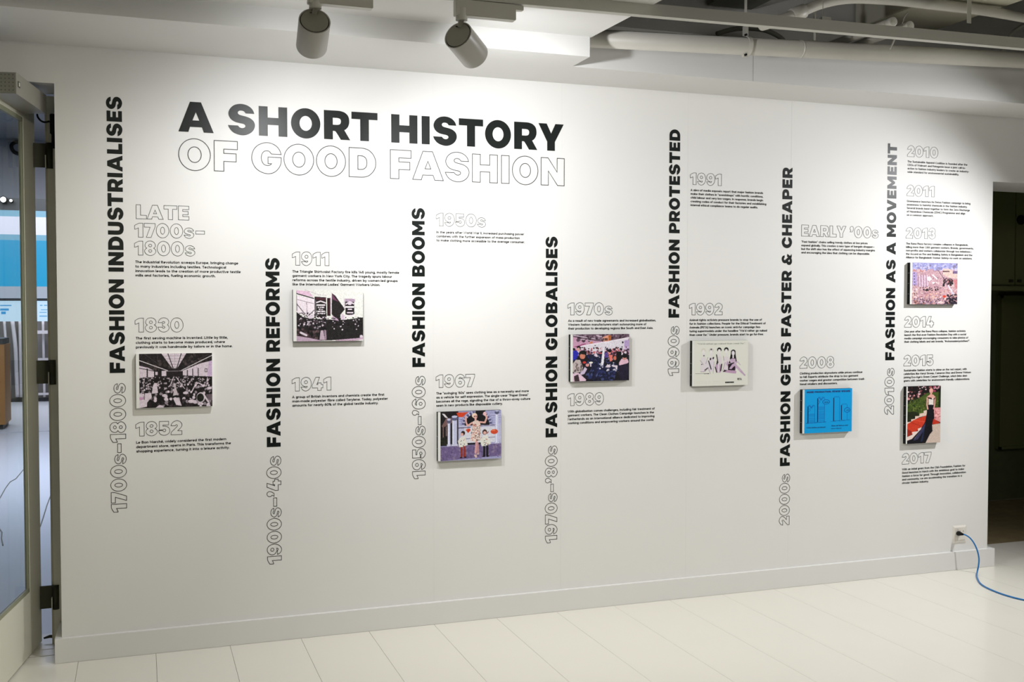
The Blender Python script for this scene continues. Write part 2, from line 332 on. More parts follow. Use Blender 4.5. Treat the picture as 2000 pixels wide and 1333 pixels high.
def area2(lp): return sum(lp[i-1][0]*lp[i][1]-lp[i][0]*lp[i-1][1] for i in range(len(lp)))
def ribbon(lp, w, v, f):
    n = len(lp); P = [Vector(p) for p in lp]
    pts = [P[0]]
    for p in P[1:]:
        if (p-pts[-1]).length > 0.05: pts.append(p)
    if (pts[0]-pts[-1]).length < 0.05: pts.pop()
    P = pts; n = len(P); b = len(v)
    for i in range(n):
        d1 = (P[i]-P[i-1]).normalized(); d2 = (P[(i+1) % n]-P[i]).normalized()
        n1 = Vector((-d1.y, d1.x)); n2 = Vector((-d2.y, d2.x)); m = n1+n2
        if m.length < 0.3: m = n1
        m.normalize(); s = min(1/max(m.dot(n1), 0.35), 2.2)*w/2
        v.append((P[i].x+m.x*s, 0, P[i].y+m.y*s)); v.append((P[i].x-m.x*s, 0, P[i].y-m.y*s))
    for i in range(n):
        j = (i+1) % n; f.append((b+2*i, b+2*i+1, b+2*j+1, b+2*j))
GM = {}
def glyph_mesh(ch, style, wunits, m):
    key = (ch, style, round(wunits, 2))
    if key in GM: return GM[key]
    adv, loops = GL[ch]; v = []; f = []
    if style == 'fill':
        polys = [[Vector((x, y, 0)) for x, y in lp] for lp in loops]
        if ch in '8': pass
        tris = geometry.tessellate_polygon(polys); flat = [p for lp in polys for p in lp]
        v = [(p.x, 0, p.y) for p in flat]; f = [tuple(t) for t in tris]
    else:
        for lp in loops: ribbon(lp, wunits, v, f)
    me = bpy.data.meshes.new('letter'); me.from_pydata(v, [], f); me.update(); me.materials.append(M[m])
    GM[key] = me; return me
def layout(text):
    x = 0; out = []
    for i, ch in enumerate(text):
        if ch == ' ': x += 38; continue
        x += SBL[ch] if out or i else 0
        out.append((ch, x)); x += GL[ch][0]+SBR[ch]
    return out, x-SBR[text[-1]]
YL = -0.0008
def display(root, text, x0, z0, x1, z1, cap, style, lw, m):
    """run of letters from (x0,z0) to (x1,z1) on the wall face; cap height in metres"""
    lay, W_ = layout(text); L = math.hypot(x1-x0, z1-z0); sx = L/W_; sz = cap/100
    ang = math.atan2(z1-z0, x1-x0)
    for ch, gx in lay:
        me = glyph_mesh(ch, style, lw/sz, m)
        o = bpy.data.objects.new('letter', me); link(o, root)
        d = Vector((math.cos(ang), 0, math.sin(ang)))*(gx*sx)
        o.location = Vector((x0, YL, z0))+d-root.location; o.rotation_euler = (0, -ang, 0); o.scale = (sx, 1, sz)
    return sx/sz
t = thing('title_lettering', 'solid black title A SHORT HISTORY across the upper left wall', 'lettering', (0.164, YL, 2.2475))
display(t, 'A SHORT HISTORY', 0.164, 2.2465, 1.947, 2.2485, 0.1295, 'fill', 0, 'vinyl')
t = thing('title_lettering', 'thin outlined title OF GOOD FASHION below the solid black title line', 'lettering', (0.164, YL, 2.085))
display(t, 'OF GOOD FASHION', 0.164, 2.0845, 1.951, 2.082, 0.1315, 'line', 0.0032, 'line')
CX = 0.0605
for head, date, bx, (h0, h1), (d0, d1) in [
    ('FASHION INDUSTRIALISES', '1700s-1800s', -0.0625, (1.2134, 2.3776), (0.6199, 1.1690)),
    ('FASHION REFORMS', "1900s-'40s", 0.5862, (0.8695, 1.7104), (0.3438, 0.8277)),
    ('FASHION BOOMS', "1950s-'60s", 1.2515, (1.2136, 1.9518), (0.6909, 1.1706)),
    ('FASHION GLOBALISES', "1970s-'80s", 1.9165, (0.8572, 1.8345), (0.3388, 0.8146)),
    ('FASHION PROTESTED', '1990s', 2.5835, (1.4389, 2.3885), (1.1444, 1.3949)),
    ('FASHION GETS FASTER & CHEAPER', '2000s', 3.2500, (0.6485, 2.2266), (0.3329, 0.6048)),
    ('FASHION AS A MOVEMENT', '2010s', 3.9190, (1.1998, 2.3865), (0.9006, 1.1556))]:
    t = thing('section_heading', 'solid black vertical heading reading %s' % head, 'lettering', (bx, YL, h0), 'vertical section headings on the wall')
    display(t, head, bx, h0, bx, h1, CX, 'fill', 0, 'vinyl')
    t = thing('decade_heading', 'outlined vertical date %s under the heading %s' % (date.replace('-', ' to '), head.replace('FASHION ', '') if len(head) < 24 else 'GETS FASTER'), 'lettering', (bx, YL, d0), 'vertical decade dates on the wall')
    display(t, date, bx, d0, bx, d1, 0.0610, 'line', 0.0024, 'line')
for txt, x0, x1, z, where in [
    ('LATE', -0.0105, 0.2038, 1.868, 'above the outlined words 1700s to 1800s'), ('1700s-', -0.0173, 0.268, 1.790, 'between the words LATE and 1800s'),
    ('1800s', -0.0185, 0.2276, 1.7138, 'above the Industrial Revolution paragraph'), ('1830', -0.0199, 0.1755, 1.386, 'above the sewing machine paragraph'),
    ('1852', -0.0222, 0.1659, 0.9409, 'above the department store paragraph'), ('1911', 0.643, 0.8067, 1.6797, 'above the factory fire paragraph'),
    ('1941', 0.638, 0.8124, 1.1165, 'above the polyester paragraph'), ('1950s', 1.307, 1.550, 1.8715, 'top of the BOOMS column'),
    ('1967', 1.3044, 1.4942, 1.115, 'above the paper dress paragraph'), ('1970s', 1.9713, 2.2109, 1.4537, 'top of the GLOBALISES column'),
    ('1989', 1.9723, 2.1647, 1.0082, 'below the workshop picture'), ('1991', 2.6427, 2.8232, 2.1157, 'top of the PROTESTED column'),
    ('1992', 2.6417, 2.834, 1.452, 'above the anti fur paragraph'), ("EARLY '00s", 3.31, 3.8026, 1.8684, 'top of the CHEAPER column'),
    ('2008', 3.3071, 3.524, 1.1661, 'above the blue chart picture'), ('2010', 3.9895, 4.1978, 2.3212, 'top of the MOVEMENT column'),
    ('2011', 3.9889, 4.1765, 2.1052, 'above the chemicals paragraph'), ('2013', 3.9864, 4.1883, 1.8719, 'above the collapsed factory paragraph'),
    ('2014', 3.9852, 4.1845, 1.3808, 'below the rubble picture'), ('2015', 3.9831, 4.185, 1.1656, 'above the red carpet paragraph'),
    ('2017', 3.9803, 4.1799, 0.619, 'below the red carpet picture')]:
    t = thing('year_heading', 'small outlined date %s %s' % (txt.replace('-', ''), where), 'lettering', (x0, YL, z), 'outlined year dates on the wall')
    display(t, txt, x0, z, x1, z, 0.0595, 'line', 0.0019, 'line')

# ------------------------------------------------------------------ body text: a monoline alphabet
SW = 0.31
def arc(cx, cy, rx, ry, a0, a1, n=8):
    k = max(2, int(abs(a1-a0)/360*12)+1)
    return [(cx+rx*math.cos(math.radians(a0+(a1-a0)*i/k)), cy+ry*math.sin(math.radians(a0+(a1-a0)*i/k))) for i in range(k+1)]
def O_(cx=.60, rx=.40): return arc(cx, .5, rx, .38, 0, 360)
sC = [(.82, .78), (.66, .87), (.46, .88), (.26, .80), (.24, .64), (.40, .54), (.62, .47), (.82, .37), (.80, .20), (.62, .12), (.40, .12), (.20, .22)]
bS = [(.98, 1.12), (.82, 1.26), (.58, 1.29), (.32, 1.21), (.25, 1.02), (.38, .84), (.62, .74), (.90, .64), (1.02, .42), (.92, .20), (.64, .11), (.38, .14), (.18, .30)]
T = {
 'a': (1.18, [O_(.58, .38), [(.98, 0), (.98, 1)]]), 'b': (1.18, [O_(.60, .38), [(.2, 0), (.2, 1.42)]]), 'c': (1.04, [arc(.60, .5, .40, .38, 50, 310)]),
 'd': (1.18, [O_(.58, .38), [(.98, 0), (.98, 1.42)]]), 'e': (1.18, [arc(.60, .5, .40, .38, 0, 310), [(.22, .47), (1.0, .47)]]),
 'f': (.74, [[(.34, 0), (.34, 1.08), (.42, 1.24), (.56, 1.30), (.72, 1.28)], [(.08, .86), (.68, .86)]]),
 'g': (1.18, [O_(.58, .38), [(.98, 1), (.98, -.06), (.88, -.24), (.66, -.30), (.40, -.28), (.26, -.18)]]),
 'h': (1.12, [[(.2, 0), (.2, 1.42)], [(.2, .55), (.30, .80), (.54, .88), (.78, .82), (.90, .60), (.90, 0)]]),
 'i': (.42, [[(.2, 0), (.2, 1)], [(.2, 1.16), (.2, 1.42)]]), 'j': (.5, [[(.3, 1), (.3, -.1), (.22, -.25), (.04, -.30)], [(.3, 1.16), (.3, 1.42)]]),
 'k': (1.06, [[(.2, 0), (.2, 1.42)], [(.88, .98), (.30, .46)], [(.46, .60), (.94, .02)]]), 'l': (.42, [[(.2, 0), (.2, 1.42)]]),
 'm': (1.70, [[(.2, 0), (.2, 1)], [(.2, .6), (.30, .82), (.50, .88), (.72, .80), (.80, .6), (.80, 0)], [(.80, .6), (.90, .82), (1.14, .88), (1.36, .80), (1.46, .6), (1.46, 0)]]),
 'n': (1.12, [[(.2, 0), (.2, 1)], [(.2, .55), (.30, .80), (.54, .88), (.78, .82), (.90, .60), (.90, 0)]]), 'o': (1.20, [O_()]),
 'p': (1.18, [O_(.60, .38), [(.2, -.38), (.2, 1)]]), 'q': (1.18, [O_(.58, .38), [(.98, -.38), (.98, 1)]]),
 'r': (.74, [[(.2, 0), (.2, 1)], [(.2, .55), (.32, .80), (.52, .88), (.70, .86)]]), 's': (1.0, [sC]),
 't': (.78, [[(.34, 1.28), (.34, .30), (.42, .16), (.56, .11), (.70, .13)], [(.08, .88), (.68, .88)]]),
 'u': (1.12, [[(.2, 1), (.2, .40), (.32, .18), (.56, .12), (.80, .20), (.90, .42)], [(.90, 1), (.90, 0)]]),
 'v': (1.04, [[(.08, 1), (.50, .04), (.94, 1)]]), 'w': (1.56, [[(.08, 1), (.42, .04), (.78, .96), (1.12, .04), (1.48, 1)]]),
 'x': (1.04, [[(.10, 1), (.92, 0)], [(.92, 1), (.10, 0)]]), 'y': (1.04, [[(.08, 1), (.52, .08)], [(.94, 1), (.44, -.22), (.30, -.30), (.10, -.29)]]),
 'z': (1.0, [[(.12, .87), (.86, .87), (.14, .13), (.90, .13)]]),
 'A': (1.40, [[(.08, 0), (.68, 1.36), (1.28, 0)], [(.32, .40), (1.04, .40)]]), 'B': (1.24, [[(.2, 0), (.2, 1.4)], [(.2, 1.27), (.66, 1.27), (.88, 1.16), (.90, .94), (.72, .76), (.2, .74)], [(.7, .74), (.96, .62), (.98, .30), (.74, .13), (.2, .13)]]),
 'C': (1.40, [arc(.76, .70, .60, .58, 45, 315)]), 'D': (1.40, [[(.2, .13), (.2, 1.27), (.60, 1.27), (.98, 1.12), (1.18, .70), (.98, .28), (.60, .13), (.2, .13)]]),
 'E': (1.08, [[(.96, 1.27), (.2, 1.27), (.2, .13), (.96, .13)], [(.2, .72), (.88, .72)]]), 'F': (1.04, [[(.96, 1.27), (.2, 1.27), (.2, 0)], [(.2, .66), (.88, .66)]]),
 'G': (1.46, [arc(.76, .70, .60, .58, 45, 360)+[(.80, .70)]]), 'H': (1.36, [[(.2, 0), (.2, 1.4)], [(1.14, 0), (1.14, 1.4)], [(.2, .72), (1.14, .72)]]),
 'I': (.42, [[(.2, 0), (.2, 1.4)]]), 'L': (1.0, [[(.2, 1.4), (.2, .13), (.92, .13)]]), 'M': (1.62, [[(.2, 0), (.2, 1.3), (.80, .40), (1.40, 1.3), (1.40, 0)]]),
 'N': (1.38, [[(.2, 0), (.2, 1.3), (1.16, .10), (1.16, 1.4)]]), 'O': (1.54, [arc(.76, .70, .62, .58, 0, 360)]), 'P': (1.18, [[(.2, 0), (.2, 1.27), (.70, 1.27), (.96, 1.10), (.96, .72), (.70, .54), (.2, .54)]]),
 'R': (1.24, [[(.2, 0), (.2, 1.27), (.70, 1.27), (.96, 1.10), (.96, .76), (.70, .58), (.2, .58)], [(.64, .58), (1.06, 0)]]), 'S': (1.16, [bS]),
 'T': (1.10, [[(.06, 1.27), (1.04, 1.27)], [(.55, 1.27), (.55, 0)]]), 'U': (1.34, [[(.2, 1.4), (.2, .52), (.36, .22), (.67, .12), (.98, .22), (1.14, .52), (1.14, 1.4)]]),
 'W': (1.94, [[(.08, 1.4), (.52, .08), (.97, 1.3), (1.42, .08), (1.86, 1.4)]]), 'Y': (1.24, [[(.06, 1.4), (.62, .62), (1.18, 1.4)], [(.62, .62), (.62, 0)]]),
 'Z': (1.16, [[(.12, 1.27), (1.02, 1.27), (.14, .13), (1.06, .13)]]),
 '0': (1.24, [arc(.62, .70, .44, .58, 0, 360)]), '1': (.72, [[(.08, 1.02), (.46, 1.27), (.46, 0)]]), '4': (1.24, [[(.56, 1.38), (.14, .38), (1.14, .38)], [(.82, .80), (.82, 0)]]),
 '6': (1.20, [arc(.60, .48, .42, .36, 0, 360), [(.19, .50), (.28, .98), (.56, 1.26), (.92, 1.27)]]),
 '.': (.42, [[(.2, 0), (.2, .28)]]), ',': (.42, [[(.22, .24), (.12, -.20)]]), '-': (.72, [[(.10, .52), (.62, .52)]]), '_': (1.5, [[(.06, .52), (1.44, .52)]]),
 "'": (.40, [[(.24, 1.42), (.14, 1.05)]]), '"': (.72, [[(.22, 1.42), (.14, 1.05)], [(.54, 1.42), (.46, 1.05)]]), '(': (.58, [arc(.70, .60, .50, .90, 110, 250)]),
 ')': (.58, [arc(-.12, .60, .50, .90, 70, -70)]), '%': (1.6, [arc(.38, 1.05, .24, .24, 0, 360), arc(1.20, .32, .24, .24, 0, 360), [(1.16, 1.36), (.42, .02)]]),
 '&': (1.36, [[(1.24, .02), (.38, 1.0), (.46, 1.24), (.66, 1.29), (.86, 1.18), (.84, .98), (.36, .66), (.2, .42), (.32, .17), (.60, .11), (.92, .28), (1.14, .66)]]),
 '?': (1.0, [[(.14, 1.12), (.36, 1.28), (.66, 1.24), (.80, 1.02), (.66, .80), (.46, .66), (.46, .42)], [(.46, .0), (.46, .24)]]),
 '#': (1.3, [[(.44, 1.3), (.30, .1)], [(.92, 1.3), (.78, .1)], [(.12, .92), (1.14, .92)], [(.08, .46), (1.10, .46)]])}
T['$'] = (1.18, T['e'][1]+[[(.52, 1.14), (.78, 1.42)]])   # e with acute accent
T['~'] = (1.7, [[(.06, .52), (1.64, .52)]])
def stroke(pts, w, v, f, sx, sz, ox, oz):
    P = [Vector(p) for p in pts]; n = len(P); b = len(v); closed = (P[0]-P[-1]).length < 1e-4 and n > 3
    for i in range(n):
        if closed and i in (0, n-1): d1 = (P[0]-P[n-2]).normalized(); d2 = (P[1]-P[0]).normalized()
        else:
            d2 = (P[min(i+1, n-1)]-P[min(i, n-2)]).normalized(); d1 = (P[max(i, 1)]-P[max(i-1, 0)]).normalized()
        n1 = Vector((-d1.y, d1.x)); m = n1+Vector((-d2.y, d2.x))
        if m.length < 0.2: m = n1
        m.normalize(); s = min(1/max(m.dot(n1), 0.4), 1.7)*w/2
        for g in (1, -1): v.append((ox+(P[i].x+g*m.x*s)*sx, 0, oz+(P[i].y+g*m.y*s)*sz))
    for i in range(n-1): f.append((b+2*i, b+2*i+1, b+2*i+3, b+2*i+2))
def line_width(s): return sum(T[c][0] if c != ' ' else .62 for c in s)
PARS = [
 ('Industrial Revolution', -0.0166, 0.4257, 1.6798, ["The Industrial Revolution sweeps Europe, bringing change", "to many industries including textiles. Technological", "innovation leads to the creation of more productive textile", "mills and factories, fueling economic growth."]),
 ('first sewing machine', -0.0184, 0.3805, 1.3547, ["The first sewing machine is invented. Little by little,", "clothing starts to become mass produced, where", "previously it was handmade by tailors or in the home."]),
 ('first modern department store', -0.0214, 0.3734, 0.9086, ["Le Bon March$, widely considered the first modern", "department store, opens in Paris. This transforms the", "shopping experience, turning it into a leisure activity."]),
 ('factory fire and labour reforms', 0.6428, 0.4872, 1.6465, ["The Triangle Shirtwaist Factory fire kills 146 young, mostly female", "garment workers in New York City. The tragedy spurs labour", "reforms across the textile industry, driven by women-led groups", "like the International Ladies' Garment Workers Union."]),
 ('first polyester fibre', 0.6383, 0.4201, 1.0844, ["A group of British inventors and chemists create the first", "man-made polyester fibre called Terylene. Today, polyester", "amounts for nearly 60% of the global textile industry."]),
 ('years after World War II', 1.3076, 0.4359, 1.8374, ["In the years after World War II, increased purchasing power", "combines with the further expansion of mass production", "to make clothing more accessible to the average consumer."]),
 ('swinging sixties and paper dress', 1.3053, 0.4636, 1.0822, ['The "swinging \'60s" sees clothing less as a necessity and more', 'as a vehicle for self-expression. The single-wear "Paper Dress"', "becomes all the rage, signaling the rise of a throw-away culture", "seen in new products like disposable cutlery."]),
 ('new trade agreements', 1.9732, 0.4788, 1.4205, ["As a result of new trade agreements and increased globalisation,", "Western fashion manufacturers start outsourcing more of", "their production to developing regions like South and East Asia."]),
 ('challenges of globalisation', 1.9724, 0.4753, 0.9747, ["With globalisation comes challenges, including fair treatment of", "garment workers. The Clean Clothes Campaign launches in the", "Netherlands as an international alliance dedicated to improving", "working conditions and empowering workers around the world."]),
 ('media exposes of sweatshops', 2.6450, 0.4265, 2.0824, ["A slew of media expos$s report that major fashion brands", 'make their clothes in "sweatshops" with horrific conditions,', "child labour and very low wages. In response, brands begin", "creating codes of conduct for their factories and establishing", "internal ethical compliance teams to do regular audits."]),
 ('animal rights activists', 2.6428, 0.4283, 1.4212, ["Animal rights activists pressure brands to stop the use of", "fur in fashion collections. People for the Ethical Treatment of", "Animals (PETA) launches an iconic anti-fur campaign fea-", 'turing supermodels under the headline "We\'d rather go naked', 'than wear fur." Under pressure, brands start to go fur-free.']),
 ('fast fashion chains', 3.3091, 0.4235, 1.8340, ['"Fast fashion" chains selling trendy clothes at low prices', "expand globally. This creates a new type of bargain shopper_", "but the shift also has the effect of squeezing industry margins", "and encouraging the idea that clothing can be disposable."]),
 ('skyrocketing clothing production', 3.3075, 0.4011, 1.1336, ["Clothing production skyrockets while prices continue", "to fall. Experts attribute the drop to low garment", "worker wages and greater competition between tradi-", "tional retailers and discounters."]),
 ('coalition founded by company heads', 3.9911, 0.4127, 2.2888, ["The Sustainable Apparel Coalition is founded after the", "CEOs of Walmart and Patagonia issue a joint call-to-", "action to fashion industry leaders to create an industry-", "wide standard for environmental sustainability."]),
 ('detox campaign on chemicals', 3.9894, 0.4396, 2.0715, ["Greenpeace launches its Detox Fashion campaign to bring", "awareness to harmful chemicals in the fashion industry.", "Several brands band together to form the Zero Discharge", "of Hazardous Chemicals (ZDHC) Programme and align", "on a common approach."]),
 ('collapsed factory complex', 3.9880, 0.4297, 1.8379, ["The Rana Plaza factory complex collapses in Bangladesh,", "killing more than 1,100 garment workers. Brands, governments,", "non-profits and workers collaborate through two initiatives_", "the Accord on Fire and Building Safety in Bangladesh and the", "Alliance for Bangladesh Worker Safety_to work on solutions."]),
 ('first fashion revolution day', 3.9843, 0.4238, 1.3519, ["One year after the Rana Plaza collapse, fashion activists", "launch the first-ever Fashion Revolution Day with a social", "media campaign encouraging consumers to take photos of", 'their clothing labels and ask brands, "#whomademyclothes?".']),
 ('celebrities on the red carpet', 3.9836, 0.4371, 1.1358, ["Sustainable fashion starts to shine on the red carpet, with", "celebrities like Meryl Streep, Cameron Diaz and Emma Watson", "joining Eco-Age's Green Carpet Challenge, which links desi-", "gners with celebrities for environment-friendly collaborations."]),
 ('foundation grant and circular industry', 3.9810, 0.4395, 0.5850, ["With an initial grant from the C&A Foundation, Fashion for", "Good launches in March with the ambitious goal to make", "fashion a force for good. Through innovation, collaboration", "and community, we are accelerating the transition to a", "circular fashion industry."])]
BZ = 0.0109/1.4; RATIO = []
for topic, x0, w, z0, lines in PARS:
    t = thing('text_paragraph', 'small black printed paragraph about %s' % topic.replace('exposes', 'reports'), 'lettering', (x0, YL, z0), 'printed paragraphs on the wall')
    sx = w/line_width(lines[0]); RATIO.append(round(sx/BZ, 3))
    for i, s in enumerate(lines):
        v = []; f = []; x = 0
        for c in s:
            if c == ' ': x += .62; continue
            for st in T[c][1]: stroke(st, SW, v, f, sx, BZ, x*sx, 0)
            x += T[c][0]
        o = pyobj('text_line', v, f, 'text', t); o.location = (0, 0, -0.019*i)
print('TEXT RATIOS', RATIO)
# ------------------------------------------------------------------ printed pictures on deep boards
class Paint:
    """small raster painter; coordinates run x0..x1, y0..y1 (downwards)"""
    def __init__(s, w, h, x0, y0, x1, y1, bg, seed=1):
        s.w, s.h = w, h; s.b = (x0, y0, x1, y1); s.r = np.random.RandomState(seed)
        s.a = np.zeros((h*2, w*2, 3)) + np.array(bg, float)
        jj, ii = np.meshgrid(np.arange(w*2)+.5, np.arange(h*2)+.5)
        s.X = x0+jj/(w*2)*(x1-x0); s.Y = y0+ii/(h*2)*(y1-y0)
    def sub(s, xa, xb, ya, yb):
        x0, y0, x1, y1 = s.b; W_, H_ = s.w*2, s.h*2
        i0 = max(0, int((xa-x0)/(x1-x0)*W_)-1); i1 = min(W_, int((xb-x0)/(x1-x0)*W_)+2)
        j0 = max(0, int((ya-y0)/(y1-y0)*H_)-1); j1 = min(H_, int((yb-y0)/(y1-y0)*H_)+2)
        return slice(j0, max(j1, j0)), slice(i0, max(i1, i0))
    def poly(s, c, *p):
        xs = [q[0] for q in p]; ys = [q[1] for q in p]; S = s.sub(min(xs), max(xs), min(ys), max(ys)); X = s.X[S]; Y = s.Y[S]
        ins = np.zeros(X.shape, bool)
        for (xa, ya), (xb, yb) in zip(p, p[1:]+p[:1]):
            if ya == yb: continue
            ins ^= ((ya > Y) != (yb > Y)) & (X < (xb-xa)*(Y-ya)/(yb-ya)+xa)
        s.a[S][ins] = c; return s
    def rect(s, c, xa, ya, xb, yb): return s.poly(c, (xa, ya), (xb, ya), (xb, yb), (xa, yb))
    def ell(s, c, cx, cy, rx, ry, rot=0):
        R_ = max(rx, ry); S = s.sub(cx-R_, cx+R_, cy-R_, cy+R_); X = s.X[S]-cx; Y = s.Y[S]-cy; t = math.radians(rot)
        u = X*math.cos(t)+Y*math.sin(t); v = -X*math.sin(t)+Y*math.cos(t)
        s.a[S][(u/rx)**2+(v/ry)**2 < 1] = c; return s
    def ln(s, c, w, *p):
        for (xa, ya), (xb, yb) in zip(p, p[1:]):
            S = s.sub(min(xa, xb)-w, max(xa, xb)+w, min(ya, yb)-w, max(ya, yb)+w); X = s.X[S]; Y = s.Y[S]
            dx, dy = xb-xa, yb-ya; L = dx*dx+dy*dy or 1
            t = np.clip(((X-xa)*dx+(Y-ya)*dy)/L, 0, 1); d = np.hypot(X-xa-t*dx, Y-ya-t*dy)
            s.a[S][d < w/2] = c
        return s
    def specks(s, n, box_, cols, r0, r1, asp=0.7):
        xa, ya, xb, yb = box_
        for _ in range(n):
            y = ya+(yb-ya)*s.r.rand(); k = r0+(r1-r0)*(y-ya)/(yb-ya)*(0.4+0.6*s.r.rand())
            s.ell(cols[s.r.randint(len(cols))], xa+(xb-xa)*s.r.rand(), y, k, k*(asp+.5*s.r.rand()), s.r.rand()*180)
        return s
    def grain(s, k):
        n = s.r.randn(s.h//2+1, s.w//2+1); n = np.kron(n, np.ones((4, 4)))[:s.h*2, :s.w*2]
        s.a = np.clip(s.a + n[..., None]*k, 0, 255); return s
    def out(s):
        a = s.a.reshape(s.h, 2, s.w, 2, 3).mean((1, 3))/255.0
        return np.where(a <= 0.04045, a/12.92, ((a+0.055)/1.055)**2.4)
K = (14, 11, 14); PW = (222, 208, 220); PG = (150, 138, 148); DK = (38, 30, 34)
def pic_factory():
    p = Paint(170, 125, 205, 105, 1562, 1100, (30, 24, 28), 3)
    p.specks(70, (205, 105, 1562, 400), [(52, 44, 46), (22, 18, 20), (70, 60, 62)], 20, 45)
    for q in ((205, 300, 640, 380), (1500, 130, 1050, 330), (300, 105, 560, 300), (540, 105, 560, 420), (1190, 105, 1110, 260)): p.ln((75, 66, 68), 7, (q[0], q[1]), (q[2], q[3]))
    p.poly(PW, (610, 105), (1085, 105), (915, 378), (805, 378))
    for k in range(5): p.ln((120, 108, 116), 5, (650+k*35, 150+k*52), (1050-k*30, 150+k*52))
    p.ln(K, 15, (735, 105), (830, 375)).ln(K, 15, (985, 105), (900, 375)).ln(K, 10, (610, 105), (805, 378)).ln(K, 10, (1085, 105), (915, 378)).ln((150, 140, 148), 5, (860, 105), (862, 370))
    p.ln((235, 228, 232), 13, (205, 225), (725, 420)).ln((235, 228, 232), 13, (1562, 150), (990, 418)).ln((190, 180, 186), 10, (705, 432), (1010, 430))
    p.poly(PW, (205, 320), (370, 362), (480, 420), (480, 535), (205, 548)).ln(K, 12, (205, 365), (480, 425)).rect(K, 340, 375, 360, 600).rect(K, 476, 400, 492, 540)
    p.rect(PW, 500, 440, 545, 500).rect(PW, 615, 425, 705, 520).poly(PW, (1562, 245), (1330, 300), (1010, 425), (1010, 515), (1562, 548))
    p.poly((205, 180, 212), (1500, 260), (1562, 245), (1562, 548), (1470, 540))
    for x, a in ((1095, 415), (1195, 395), (1298, 380)): p.rect(K, x-9, a, x+9, 530)
    p.rect((90, 80, 86), 1422, 392, 1472, 462).rect(PW, 1434, 404, 1460, 450)
    p.rect((18, 14, 16), 205, 545, 1562, 1100)
    p.specks(330, (205, 530, 1562, 760), [PW, PG, K, DK, (190, 178, 186)], 9, 24).specks(230, (205, 740, 1562, 1100), [PW, PG, K, K, DK, (60, 50, 54)], 20, 42)
    p.poly(PW, (205, 835), (420, 825), (430, 900), (345, 1000), (340, 1075), (205, 1100)).poly((200, 150, 190), (205, 900), (300, 900), (260, 950), (205, 950)).ln(K, 14, (205, 810), (420, 770)).ln(K, 10, (300, 830), (290, 945))
    p.poly(PW, (455, 690), (480, 640), (530, 650), (545, 830), (430, 840)).ell(K, 495, 610, 28, 32).ell(K, 405, 1030, 58, 66).ell((30, 24, 26), 400, 1035, 40, 48)
    p.ln(PW, 14, (835, 545), (780, 680), (740, 720)).ln(PW, 14, (890, 550), (985, 690), (1040, 760)).poly((205, 192, 200), (830, 650), (870, 660), (885, 760), (920, 870), (820, 890), (850, 750))
    p.poly(PW, (820, 930), (930, 920), (985, 1080), (880, 1060)).poly(K, (920, 720), (960, 800), (1010, 1100), (990, 1100), (940, 900)).ell(PW, 1168, 1000, 66, 34).poly(PW, (500, 1100), (570, 1050), (650, 1080), (650, 1100)).ell(PW, 670, 880, 50, 28)
    p.ln(PW, 20, (1170, 830), (1245, 690), (1300, 660), (1420, 720)).ell(PW, 1345, 930, 82, 95).ell((22, 26, 20), 1335, 935, 66, 78).ln(PW, 34, (1400, 880), (1480, 1010)).ell(PW, 1510, 760, 44, 28).ell(PW, 1060, 840, 50, 26).poly((110, 95, 104), (1440, 880), (1562, 870), (1562, 990), (1480, 980))
    return p.grain(7).out()
